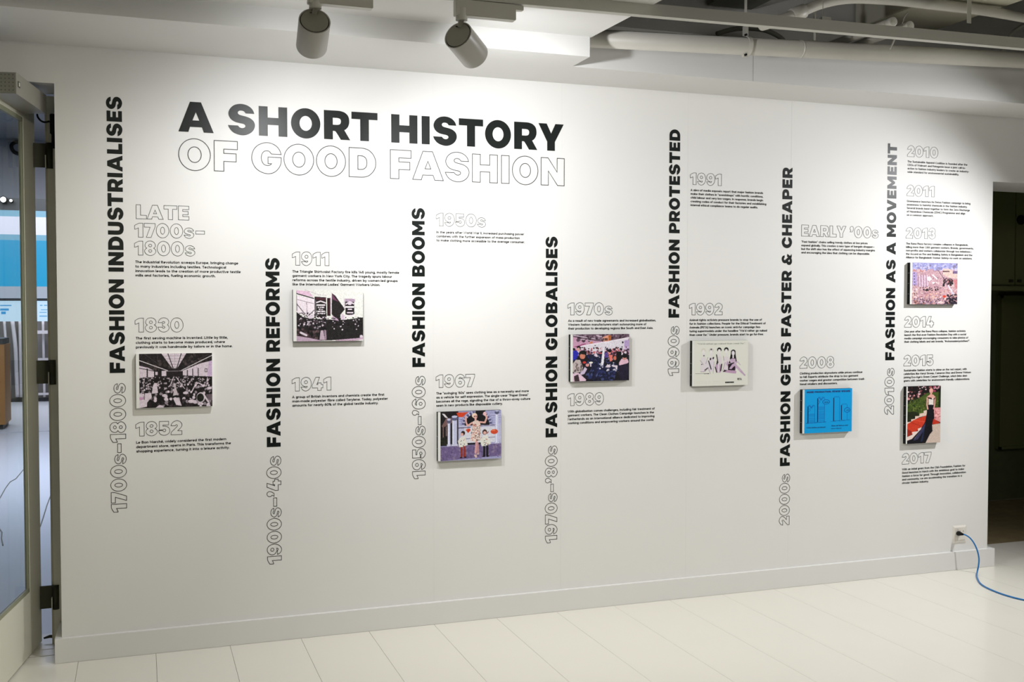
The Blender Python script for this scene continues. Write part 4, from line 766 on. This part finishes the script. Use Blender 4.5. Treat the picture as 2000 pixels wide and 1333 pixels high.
def spotlight(i, px_l, px_r, label):
    c, a = HEAD[i]; root = thing('track_spotlight', label, 'spotlight', c, 'white spotlights on the ceiling track')
    # adapter box under the rail
    xl = atY(px_l, 10, TY).x; xr = atY(px_r, 10, TY).x; z0 = track_pt(xl).z
    bm = bmesh.new(); box(bm, xl, xr, TY-0.0185, TY+0.0185, z0-0.058, z0-0.0005, bev=0.002)
    obj('adapter', loc_bm(bm, root), 'track', root)
    bm = bmesh.new(); box(bm, xr-0.002, xr+0.032, TY-0.012, TY+0.012, z0-0.018, z0-0.0005, bev=0.0015)
    obj('locking_tab', loc_bm(bm, root), 'track', root)
    nx = c.x-a.x*0.005; top = z0-0.058; nz = 0
    obj('neck', loc_bm(TB([(xl+0.026, TY, z0-0.03), (xl+0.026, TY, top-0.015)], 0.0215, 20), root), 'track', root, smooth=False)
    # head
    ax = a; u, v = frame_of(ax)
    def ring(bm, t, r, n=48): return [bm.verts.new(c+ax*t+(u*math.cos(2*math.pi*k/n)+v*math.sin(2*math.pi*k/n))*r) for k in range(n)]
    def lathe(prof, n=48, cap0=False, cap1=False):
        bm = bmesh.new(); R_ = [ring(bm, t, r, n) for t, r in prof]
        for p_, q_ in zip(R_, R_[1:]):
            for k in range(n): bm.faces.new((p_[k], p_[(k+1) % n], q_[(k+1) % n], q_[k]))
        if cap0: bm.faces.new(R_[0])
        if cap1: bm.faces.new(R_[-1])
        bmesh.ops.recalc_face_normals(bm, faces=bm.faces[:]); return loc_bm(bm, root)
    o = obj('housing', lathe([(0.0, HRAD), (HLEN-0.004, HRAD), (HLEN, HRAD-0.0015), (HLEN, HRAD-0.004), (HLEN-0.03, HRAD-0.005), (0.006, HRAD-0.0045), (0.0, HRAD-0.004), (0.0, HRAD)]), 'lamp', root, True)
    for p_ in o.data.polygons: p_.use_smooth = abs(p_.normal.dot(ax)) < 0.5
    obj('shadow_gap', lathe([(0.003, HRAD-0.0042), (0.0028, HRAD-0.0085)]), 'black', root)
    obj('back_cap', lathe([(0.0035, HRAD-0.0075), (-0.0012, HRAD-0.0075), (-0.002, 0.0001)], cap0=False), 'lampcap', root)
    obj('reflector', lathe([(HLEN-0.012, HRAD-0.006), (HLEN-0.05, 0.02)]), 'bead', root, True)
    # bracket from neck into the slot of the cap
    s0 = Vector((xl+0.026, TY, top-0.012)); e = c + (Vector((0, 0, 1))-ax*ax.z).normalized()*(HRAD*0.60)
    bm = bmesh.new(); d = (e-s0); w_ = d.normalized(); uu = Vector((1, 0, 0)); uu = (uu-w_*uu.dot(w_)).normalized(); vv = w_.cross(uu)
    obox(bm, s0, uu, vv, w_, -0.0085, 0.0085, -0.006, 0.006, 0, d.length); bmesh.ops.recalc_face_normals(bm, faces=bm.faces[:])
    obj('bracket', loc_bm(bm, root), 'lampcap', root)
    ce = e; bm = bmesh.new(); obox(bm, ce, uu, frame_of(ax)[0], ax, -0.0125, -0.009, -0.003, 0.003, -0.003, 0.004); obox(bm, ce, uu, frame_of(ax)[0], ax, 0.009, 0.0125, -0.003, 0.003, -0.003, 0.004)
    obj('slot_edge', loc_bm(bm, root), 'black', root)
    return root
spotlight(0, 601, 727, 'white cylinder spotlight hanging on the left, pointing straight at the wall')
spotlight(1, 888, 1005, 'white cylinder spotlight hanging on the right, tilted down to the right')

# ------------------------------------------------------------------ pipes above the right half
PY = -0.42; a = atY(1225, 78.5, PY); b = atY(2000, 118, PY); pd = (b-a).normalized()
def pipe_pt(x): return a+pd*((x-a.x)/pd.x)
pr = thing('drain_pipe', 'thick white painted pipe running along the beam', 'pipe', pipe_pt(2.1)); PR = 0.0405
obj('pipe_body', loc_bm(TB([pipe_pt(1.2), pipe_pt(8.1)], PR, 32), pr), 'pipe', pr, True)
xh = atY(1458, 92, PY).x; xc = atY(1561, 98, PY).x
obj('coupling', loc_bm(TB([pipe_pt(xc-0.006), pipe_pt(xc+0.006)], PR+0.0016, 32), pr), 'pipe', pr, True)
hr = thing('pipe_hanger', 'white rod hanger with a strap around the thick pipe', 'hanger', pipe_pt(xh))
c = pipe_pt(xh); ring_ = [c+Vector((0, math.cos(t)*(PR+0.005), math.sin(t)*(PR+0.005))) for t in [2*math.pi*k/40 for k in range(41)]]
bm = bmesh.new(); n = 40
for k in range(n):
    for r0 in (0,): pass
R1 = []; 
for k in range(n):
    t_ = 2*math.pi*k/n
    R1.append([bm.verts.new(c+Vector((dx, math.cos(t_)*(PR+dr), math.sin(t_)*(PR+dr)))) for dx, dr in ((-0.009, 0.001), (0.009, 0.001), (0.009, 0.006), (-0.009, 0.006))])
for k in range(n):
    for j in range(4): bm.faces.new((R1[k][j], R1[k][(j+1) % 4], R1[(k+1) % n][(j+1) % 4], R1[(k+1) % n][j]))
bmesh.ops.recalc_face_normals(bm, faces=bm.faces[:]); obj('strap', loc_bm(bm, hr), 'pipe', hr)
zt = c.z+PR
bm = bmesh.new(); box(bm, c.x-0.016, c.x+0.004, PY-0.012, PY+0.012, zt+0.0015, zt+0.052, bev=0.002); obj('clevis', loc_bm(bm, hr), 'track', hr)
obj('rod', loc_bm(TB([(c.x-.006, PY, zt+0.04), (c.x-.006, PY, 3.3)], 0.0065, 10), hr), 'pipe', hr)
for dz, nm in ((zt+0.008, 'bolt'), (c.z-PR-0.004, 'bolt')):
    obj(nm, loc_bm(TB([(c.x-.014, PY-0.022, dz), (c.x-.014, PY-0.010, dz)], 0.005, 10), hr), 'black', hr)
bm = BX(c.x-0.022, c.x-0.002, PY-0.012, PY+0.006, c.z-PR-0.012, c.z-PR-0.001); obj('strap_ear', loc_bm(bm, hr), 'pipe', hr)
r2 = atY(1591, 60, PY); z2 = pipe_pt(r2.x).z+PR
hr2 = tag(obj('pipe_hanger', TB([(r2.x, PY, z2-0.002), (r2.x, PY, 3.3)], 0.0055, 10), 'conduit'), 'thin plain rod holding the thick pipe, right of the strapped hanger', 'hanger')
# curved hose
HY = -0.62
pts = [atY(1488, 50, HY+0.1)]+[atY(x, y, HY) for x, y in ((1520, 40), (1560, 25), (1605, 7), (1660, -3), (1740, 0), (1830, 10), (1915, 20), (2010, 36), (2120, 56))]
hs = thing('curved_hose', 'wide pale hose arching across the upper right corner', 'hose', pts[3])
obj('hose_body', loc_bm(TB(spline(pts), 0.024, 20), hs), 'pipe', hs, True)
s0 = pts[2]; d0 = (pts[2]-pts[1]).normalized()
obj('hose_coupling', loc_bm(TB([s0-d0*0.045, s0-d0*0.04, s0+d0*0.03, s0+d0*0.034], [0.026, 0.032, 0.032, 0.026], 20), hs), 'pipe', hs, True)
# two capped pipes running towards the wall
for (x, y), lab in (((1745, 42), 'upper left capped white pipe above the track'), ((1778, 50), 'lower right capped white pipe above the track')):
    e = atY(x, y, -0.62); r_ = thing('capped_pipe', lab, 'pipe', e, 'capped pipes above the track')
    obj('pipe_body', loc_bm(TB([e+Vector((0, 0.03, 0)), Vector((e.x, -0.005, e.z))], 0.0205, 20), r_), 'pipe', r_, True)
    obj('end_cap', loc_bm(TB([e+Vector((0, -0.002, 0)), e, e+Vector((0, 0.035, 0)), e+Vector((0, 0.037, 0))], [0.018, 0.0225, 0.0225, 0.0205], 20), r_), 'pipe', r_, True)
    obj('cap_mark', loc_bm(TB([e+Vector((0, -0.004, 0)), e+Vector((0, -0.0018, 0))], 0.007, 12), r_), 'jamb', r_)
# ducts, strap and small conduits
def duct(x0, x1, y0, y1, z0, z1, lab, m='duct'):
    r_ = thing('air_duct', lab, 'duct', (x0, y0, z0)); obj('duct_body', loc_bm(BX(x0, x1, y0, y1, z0, z1, bev=0.004), r_), m, r_)
    for yy in (y0+0.35, y0+0.9): obj('seam_flange', loc_bm(BX(x0-0.008, x1+0.008, yy, yy+0.02, z0-0.008, z1+0.0), r_), m, r_)
duct(2.72, 2.98, -1.7, -0.02, 3.02, 3.2, 'grey rectangular duct left of the curved hose')
duct(3.62, 4.05, -1.9, -0.02, 2.98, 3.2, 'wide grey duct behind the two capped pipes', 'jamb')
duct(4.6, 6.0, -2.6, -1.2, 3.05, 3.25, 'broad grey duct at the top right corner', 'jamb')
def cond(name, pts, r, lab, m='conduit', cat='conduit'):
    return tag(obj(name, TB(spline(pts, 6), r, 10), m, None, True), lab, cat)
cond('flexible_conduit', [atY(x, y, -0.32) for x, y in ((1955, 104), (1966, 84), (1976, 66), (1990, 54), (2008, 46), (2040, 40))], 0.0085, 'thin conduit curling up beside the right end of the track')
cond('thin_wire', [atY(x, y, -0.5) for x, y in ((1738, 96), (1746, 80), (1760, 50), (1766, 34), (1773, 24))], 0.0035, 'thin pale wire crossing the two capped pipes', cat='wire')
cond('flexible_conduit', [atY(x, y, -0.2) for x, y in ((1400, 66), (1440, 56), (1490, 58), (1525, 74), (1535, 92))], 0.012, 'dim looping conduit behind the thick pipe', 'duct')
o = tag(obj('metal_strap', BX(*(lambda p: (p.x-0.012, p.x+0.012, -0.70, -0.697, p.z, 3.3))(atY(1893, 45, -0.70))), 'conduit'), 'perforated pale metal strap hanging behind the hose', 'strap')

# ------------------------------------------------------------------ outlet and blue cable
ox0, ox1, oz0, oz1 = 4.336, 4.434, 0.147, 0.250
ot = thing('wall_outlet', 'square white wall outlet near the right end of the wall', 'outlet', (ox0, 0, oz0))
bm = bmesh.new(); v0 = [bm.verts.new((x, 0, z)) for x, z in ((0, 0), (ox1-ox0, 0), (ox1-ox0, oz1-oz0), (0, oz1-oz0))]
e_ = 0.011; v1 = [bm.verts.new((x, -0.007, z)) for x, z in ((e_, e_), (ox1-ox0-e_, e_), (ox1-ox0-e_, oz1-oz0-e_), (e_, oz1-oz0-e_))]
bm.faces.new(v1)
for k in range(4): bm.faces.new((v0[k], v0[(k+1) % 4], v1[(k+1) % 4], v1[k]))
bmesh.ops.recalc_face_normals(bm, faces=bm.faces[:]); obj('cover_plate', bm, 'plate', ot)
rc = obj('receptacle', BX(0.032, 0.082, -0.010, -0.007, 0.020, 0.084, bev=0.001), 'plate', ot)
for x, z in ((0.046, 0.070), (0.068, 0.070)): obj('slot', BX(x-0.0015, x+0.0015, -0.0104, -0.0098, z-0.004, z+0.004), 'slot', rc)
obj('slot', TB([(0.057, -0.0104, 0.060), (0.057, -0.0098, 0.060)], 0.0025, 10), 'slot', rc)
PX_ = [(1872, 1043), (1880, 1044.5)]
kp = [atY(1872, 1042.5, -0.0105), atY(1873.5, 1042.8, -0.028), atY(1879, 1044, -0.050), atY(1882, 1044.6, -0.060)]
cb = thing('power_cable', 'bright blue cable plugged into the outlet and trailing over the floor', 'cable', kp[0])
obj('plug', loc_bm(TB([kp[0], kp[0].lerp(kp[1], .5), kp[1], kp[2], kp[3]], [0.013, 0.0135, 0.0125, 0.0075, 0.005], 16), cb), 'black', cb, True)
R = 0.0041
cp = [kp[3]] + [atY(x, y, d) for x, y, d in ((1887, 1046.3, -0.070), (1895, 1052, -0.085), (1903, 1063, -0.10), (1909, 1077, -0.11), (1912, 1092, -0.115), (1911, 1106, -0.12), (1908.5, 1118, -0.125))]
cp += [atZ(x, y, R+0.0005) for x, y in ((1907.5, 1126), (1910, 1133), (1915, 1140.5), (1926, 1148), (1945, 1156.5), (1968, 1164.5), (2000, 1172.5), (2060, 1182), (2160, 1190))]
obj('cord', loc_bm(TB(spline(cp, 8), R, 12), cb), 'cable', cb, True)

# ------------------------------------------------------------------ glass door at the left, standing open
HX, HYD = -0.4245, 0.313; U = Vector((-0.164, -0.986, 0)).normalized(); N = Vector((U.y, -U.x, 0))*-1
if N.x < 0: N = -N
LW = 0.95; LT = 0.022; LH = 2.375
def leaf(b, a0, a1, c0, c1, n0=-LT, n1=0.0): return obox(b, Vector((HX, HYD, 0)), U, N, up, a0, a1, n0, n1, c0, c1)
def leafobj(name, parts, m, parent, root=None):
    b = bmesh.new()
    for p_ in parts: leaf(b, *p_)
    bmesh.ops.recalc_face_normals(b, faces=b.faces[:])
    if root is not None: loc_bm(b, root)
    return obj(name, b, m, parent)
d1 = thing('door_1', None, None, (HX, HYD, 0)); d1['kind'] = 'structure'; d1['label'] = 'grey framed glass door standing open at the left'; d1['category'] = 'door'
S0, S1, Z0, Z1 = 0.185, LW-0.12, 0.275, 2.29
leafobj('hinge_stile', [(0.012, S0, 0.008, LH)], 'leaf', d1, d1); leafobj('edge_strip', [(0.0, 0.012, 0.008, LH, -LT+0.004, -0.006)], 'jamb', d1, d1)
leafobj('lock_stile', [(S1, LW, 0.008, LH)], 'leaf', d1, d1)
leafobj('bottom_rail', [(S0, S1, 0.008, Z0)], 'leaf', d1, d1); leafobj('top_rail', [(S0, S1, Z1, LH)], 'leaf', d1, d1)
bd = 0.018
leafobj('glazing_bead', [(S0, S0+bd, Z0, Z1, -0.016, -0.002), (S1-bd, S1, Z0, Z1, -0.016, -0.002), (S0, S1, Z0, Z0+bd, -0.016, -0.002), (S0, S1, Z1-bd, Z1, -0.016, -0.002)], 'bead', d1, d1)
leafobj('glass_pane', [(S0+bd, S1-bd, Z0+bd, Z1-bd, -0.012, -0.008)], 'glass', d1, d1)
# operator housing on the leaf face
ob = thing('door_operator', 'long grey operator box mounted on the top of the glass door', 'door operator', (-0.434, -0.33, 2.305))
NB = Vector((-0.434, -0.33, 2.305)); ln_ = 0.436
bm = bmesh.new(); obox(bm, NB, -U, -N, up, 0.0, ln_, 0.0, 0.094, 0.0, 0.080); bmesh.ops.recalc_face_normals(bm, faces=bm.faces[:]); obj('housing', loc_bm(bm, ob), 'opbox', ob)
bm = bmesh.new(); obox(bm, NB, -U, -N, up, -0.004, 0.0, 0.002, 0.092, 0.002, 0.078); bmesh.ops.recalc_face_normals(bm, faces=bm.faces[:]); ec = obj('end_cap', loc_bm(bm, ob), 'opend', ob)
bm = bmesh.new()
for i in range(6):
    for j in range(5):
        obox(bm, NB, -U, -N, up, -0.0048, -0.0038, 0.008+i*0.014, 0.012+i*0.014, 0.010+j*0.0145, 0.014+j*0.0145)
o = obj('vent_hole', loc_bm(bm, ob), 'vent', ob); o['kind'] = 'stuff'
bm = bmesh.new(); obox(bm, NB, -U, -N, up, 0.022, 0.048, -0.002, 0.0, 0.030, 0.052); sw_ = obj('switch', loc_bm(bm, ob), 'vent', ob)
bm = bmesh.new(); obox(bm, NB, -U, -N, up, 0.028, 0.040, -0.003, -0.0018, 0.034, 0.048); o = obj('switch_mark', loc_bm(bm, ob), 'leaf', sw_)
o.matrix_parent_inverse = Matrix(); 
# frame post, hinges, cable loop
fp = struct('door_2', BX(-0.382, -0.30, 0.27, 0.36, 0, 2.41), 'jamb', label='grey door frame post in the left opening')
obj('frame_stop', BX(-0.372, -0.33, 0.255, 0.27, 0, 2.41), 'leaf', fp)
for lab, z0, z1 in (('upper', 2.147, 2.205), ('middle', 1.157, 1.259), ('lower', 0.162, 0.263)):
    hg = thing('hinge_bracket', '%s dark metal hinge bridging the gap between the glass door and its frame' % lab, 'hinge', (-0.39, 0.27, z0), 'hinges of the glass door')
    zz0 = 2.10 if lab == 'upper' else z0
    obj('hinge_plate', loc_bm(BX(HX-0.004, -0.372, 0.262, 0.268, zz0, z1), hg), 'hinge', hg)
    obj('knuckle', loc_bm(TB([(-0.364, 0.258, zz0-0.004), (-0.364, 0.258, z1+0.002)], 0.0145, 14), hg), 'hinge', hg, True)
    obj('knuckle_edge', loc_bm(BX(-0.381, -0.377, 0.240, 0.262, zz0-0.002, zz0+(z1-zz0)*0.5), hg), 'leaf', hg)
cl = [atY(x, y, 0.20) for x, y in ((72, 220), (74, 229), (80, 236), (88, 239), (97, 237))]
tag(obj('cable_loop', TB(spline(cl, 6), 0.0042, 10), 'black', None, True), 'short black cable hanging below the operator box', 'cable')
e0 = atY(97, 222, 0.22); e1 = atY(109, 262, 0.22)
cz = thing('cable_transfer', 'black cable transfer box on the frame post above the upper hinge', 'cable box', (e0.x, 0.22, e1.z))
obj('box_body', loc_bm(BX(e0.x, -0.318, 0.215, 0.235, e1.z, e0.z, bev=0.003), cz), 'black', cz)
obj('lower_lug', loc_bm(BX(e0.x+0.006, -0.325, 0.21, 0.24, e1.z-0.06, e1.z+0.002, bev=0.004), cz), 'black', cz)
q0 = atY(102, 1232, 0.30); tag(obj('floor_latch', TB([(q0.x-0.035, 0.30, 0.02), (q0.x-0.01, 0.30, 0.026), (q0.x+0.02, 0.30, 0.022)], [0.004, 0.007, 0.009], 10), 'hinge', None, True), 'small metal floor latch at the foot of the frame post', 'latch')

# ------------------------------------------------------------------ hall beyond the left opening
struct('floor_hall', BX(-8, WX0+0.0, 0.43, 8.84, -0.05, -0.002), 'hallfloor', label='pale glossy floor of the hall behind the door')
struct('floor_hall_step', BX(-8, 2, 8.90, 14.1, -0.05, 0.0), 'hallfloor', label='far part of the pale hall floor')
struct('floor_joint', BX(-8, 2, 8.84, 8.90, -0.05, -0.012), 'hallblack', label='dark joint across the hall floor')
struct('wall_hall_back', BX(-8, 2, 14.1, 14.2, 0, 5), 'hallwall', label='grey back wall of the hall'); struct('wall_hall_right', BX(WX0+0.15, WX0+0.25, 0.36, 14.1, 0, 5), 'hallwall', label='grey wall along the right side of the hall')
struct('wall_hall_left', BX(-8.1, -8, 0, 14.1, 0, 5), 'hallwall', label='grey wall on the left of the hall'); struct('ceiling_hall', BX(-8, 2, 0.25, 14.1, 4.2, 4.3), 'hallwall', label='grey ceiling of the hall')
hf = bpy.data.objects['floor_hall']
for pts_ in (((-8, 985), (0, 972), (10, 954), (19, 942), (30, 936), (46, 917)), ((78, 1030), (84, 1012), (92, 986), (102, 960)), ((-4, 1030), (3, 1040), (2, 1052), (5, 1066))):
    obj('floor_crack', TB([atZ(x, y, 0.0) for x, y in pts_], 0.004, 6), 'duct', hf)
def zat(py, y): return atY(60, py, y).z
SY = 13.0; xl, xr = -5.0, -0.9
def panel(root, name, y0, y1, m, x0=xl, x1=xr, Y0=SY, th=0.04):
    return obj(name, loc_bm(BX(x0, x1, Y0, Y0+th, zat(y1, Y0), zat(y0, Y0)), root), m, root)
dw = thing('display_screen', 'tall glowing blue screen far behind the glass door', 'screen', (xl, SY, zat(583, SY)))
panel(dw, 'black_header', 388, 412, 'hallblack'); panel(dw, 'upper_band', 412, 424, 'scr_band'); w_ = panel(dw, 'white_window', 424, 459, 'scr_white'); panel(dw, 'middle_band', 459, 470, 'scr_band')
panel(dw, 'cyan_field', 470, 560, 'scr_cyan'); panel(dw, 'pale_field', 560, 583, 'scr_soft')
for k in range(9): obj('window_bar', loc_bm(BX(xl+0.15+k*0.45, xl+0.165+k*0.45, SY-0.01, SY, zat(459, SY), zat(424, SY)), dw), 'scr_soft', dw)
BY = 12.4
bdx = thing('display_board', 'pale backlit board with blue graphics under the blue screen', 'board', (xl, BY, zat(628, BY)))
obj('board_panel', loc_bm(BX(xl, xr, BY, BY+0.04, zat(628, BY), zat(588, BY)), bdx), 'scr_board', bdx); obj('board_top', loc_bm(BX(xl, xr, BY-0.02, BY+0.06, zat(587.5, BY), zat(584, BY)), bdx), 'hallblack', bdx)
for k, (x, y, w2, h2) in enumerate([(0, 596, 22, 2), (0, 603, 17, 4), (2, 609, 9, 5), (-8, 601, 6, 9), (78, 596, 5, 1.5), (86, 596, 6, 1.5), (77, 610, 14, 1), (77, 617, 15, 1.5), (80, 605, 14, 1)]):
    A_ = atY(x, y, BY-0.004); B_ = atY(x+w2, y+h2, BY-0.004); obj('blue_graphic', loc_bm(BX(A_.x, B_.x, BY-0.006, BY-0.002, B_.z, A_.z), bdx), 'bluegraph', bdx)
cr = thing('hall_partition', 'taupe partition with pale drape folds below the backlit board', 'partition', (xl, 13.2, 0))
obj('partition_panel', loc_bm(BX(xl, xr, 13.2, 13.25, 0.0, zat(628, 13.2)), cr), 'drapeshade', cr)
for xs, w2 in (((8, 12, 18, 18), 0.02), ((24, 30, 32, 34), 0.03), ((40, 41, 42, 43), 0.035), ((84, 85, 86, 87), 0.02), ((99, 99, 99, 99), 0.02), ((-12, -9, -6, -5), 0.03)):
    P_ = [atY(x, y, 13.1) for x, y in zip(xs, (628, 680, 730, 776))]; obj('drape_fold', loc_bm(TB(spline(P_, 5), w2, 8), cr), 'drape', cr, True)
for y0, y1 in ((646, 652), (700, 704), (768, 771)):
    A_ = atY(70, y0, 13.05); B_ = atY(110, y1, 13.05); obj('cross_rail', loc_bm(BX(A_.x, B_.x, 13.0, 13.05, B_.z, A_.z), cr), 'drape', cr)
obj('skirting', loc_bm(BX(xl, xr, 13.15, 13.2, 0.0, 0.05), cr), 'hallblack', cr)
A_ = atY(-60, 674, 9.2); B_ = atY(10.5, 842, 9.2)
wc = thing('wooden_counter', 'orange wooden counter seen through the glass at the far left', 'counter', (A_.x, 9.2, 0))
obj('counter_body', loc_bm(BX(A_.x, B_.x, 9.2, 9.8, 0.06, A_.z), wc), 'wood', wc); obj('plinth', loc_bm(BX(A_.x, B_.x-0.03, 9.23, 9.8, 0.0, 0.06), wc), 'hallblack', wc)
A2 = atY(6, 662, 9.2); obj('counter_top', loc_bm(BX(A_.x, A2.x, 9.2, 9.8, A_.z, A2.z), wc), 'hallblack', wc)
for k, (x, y, r_) in enumerate([(6, 390, 0.040), (21, 392, 0.020)]):
    p_ = atY(x, y, SY-0.14); hl = thing('hall_spotlight', ('larger' if k == 0 else 'smaller') + ' glowing lamp above the blue screen seen through the glass', 'spotlight', p_, 'hall lamps seen through the door')
    obj('lamp_body', loc_bm(TB([p_, p_+Vector((0, 0.12, 0.0))], r_*1.35, 16), hl), 'black', hl, True); obj('lamp_face', loc_bm(TB([p_+Vector((0, -0.006, 0)), p_], r_, 16), hl), 'bulb', hl)
p_ = atY(33, 288, 14.0); hb = thing('round_hook', 'dark round hook shape on the wall seen through the top of the glass', 'hook', p_)
obj('hook_ring', loc_bm(TB(spline([p_+Vector(q) for q in ((0.06, 0.06, 0.09), (-0.02, 0.02, 0.085), (-0.08, 0, 0.03), (-0.07, 0, -0.04), (-0.02, 0, -0.09), (0.06, 0.06, -0.10))]), 0.03, 10), hb), 'black', hb, True)

# ------------------------------------------------------------------ dark room beyond the right opening
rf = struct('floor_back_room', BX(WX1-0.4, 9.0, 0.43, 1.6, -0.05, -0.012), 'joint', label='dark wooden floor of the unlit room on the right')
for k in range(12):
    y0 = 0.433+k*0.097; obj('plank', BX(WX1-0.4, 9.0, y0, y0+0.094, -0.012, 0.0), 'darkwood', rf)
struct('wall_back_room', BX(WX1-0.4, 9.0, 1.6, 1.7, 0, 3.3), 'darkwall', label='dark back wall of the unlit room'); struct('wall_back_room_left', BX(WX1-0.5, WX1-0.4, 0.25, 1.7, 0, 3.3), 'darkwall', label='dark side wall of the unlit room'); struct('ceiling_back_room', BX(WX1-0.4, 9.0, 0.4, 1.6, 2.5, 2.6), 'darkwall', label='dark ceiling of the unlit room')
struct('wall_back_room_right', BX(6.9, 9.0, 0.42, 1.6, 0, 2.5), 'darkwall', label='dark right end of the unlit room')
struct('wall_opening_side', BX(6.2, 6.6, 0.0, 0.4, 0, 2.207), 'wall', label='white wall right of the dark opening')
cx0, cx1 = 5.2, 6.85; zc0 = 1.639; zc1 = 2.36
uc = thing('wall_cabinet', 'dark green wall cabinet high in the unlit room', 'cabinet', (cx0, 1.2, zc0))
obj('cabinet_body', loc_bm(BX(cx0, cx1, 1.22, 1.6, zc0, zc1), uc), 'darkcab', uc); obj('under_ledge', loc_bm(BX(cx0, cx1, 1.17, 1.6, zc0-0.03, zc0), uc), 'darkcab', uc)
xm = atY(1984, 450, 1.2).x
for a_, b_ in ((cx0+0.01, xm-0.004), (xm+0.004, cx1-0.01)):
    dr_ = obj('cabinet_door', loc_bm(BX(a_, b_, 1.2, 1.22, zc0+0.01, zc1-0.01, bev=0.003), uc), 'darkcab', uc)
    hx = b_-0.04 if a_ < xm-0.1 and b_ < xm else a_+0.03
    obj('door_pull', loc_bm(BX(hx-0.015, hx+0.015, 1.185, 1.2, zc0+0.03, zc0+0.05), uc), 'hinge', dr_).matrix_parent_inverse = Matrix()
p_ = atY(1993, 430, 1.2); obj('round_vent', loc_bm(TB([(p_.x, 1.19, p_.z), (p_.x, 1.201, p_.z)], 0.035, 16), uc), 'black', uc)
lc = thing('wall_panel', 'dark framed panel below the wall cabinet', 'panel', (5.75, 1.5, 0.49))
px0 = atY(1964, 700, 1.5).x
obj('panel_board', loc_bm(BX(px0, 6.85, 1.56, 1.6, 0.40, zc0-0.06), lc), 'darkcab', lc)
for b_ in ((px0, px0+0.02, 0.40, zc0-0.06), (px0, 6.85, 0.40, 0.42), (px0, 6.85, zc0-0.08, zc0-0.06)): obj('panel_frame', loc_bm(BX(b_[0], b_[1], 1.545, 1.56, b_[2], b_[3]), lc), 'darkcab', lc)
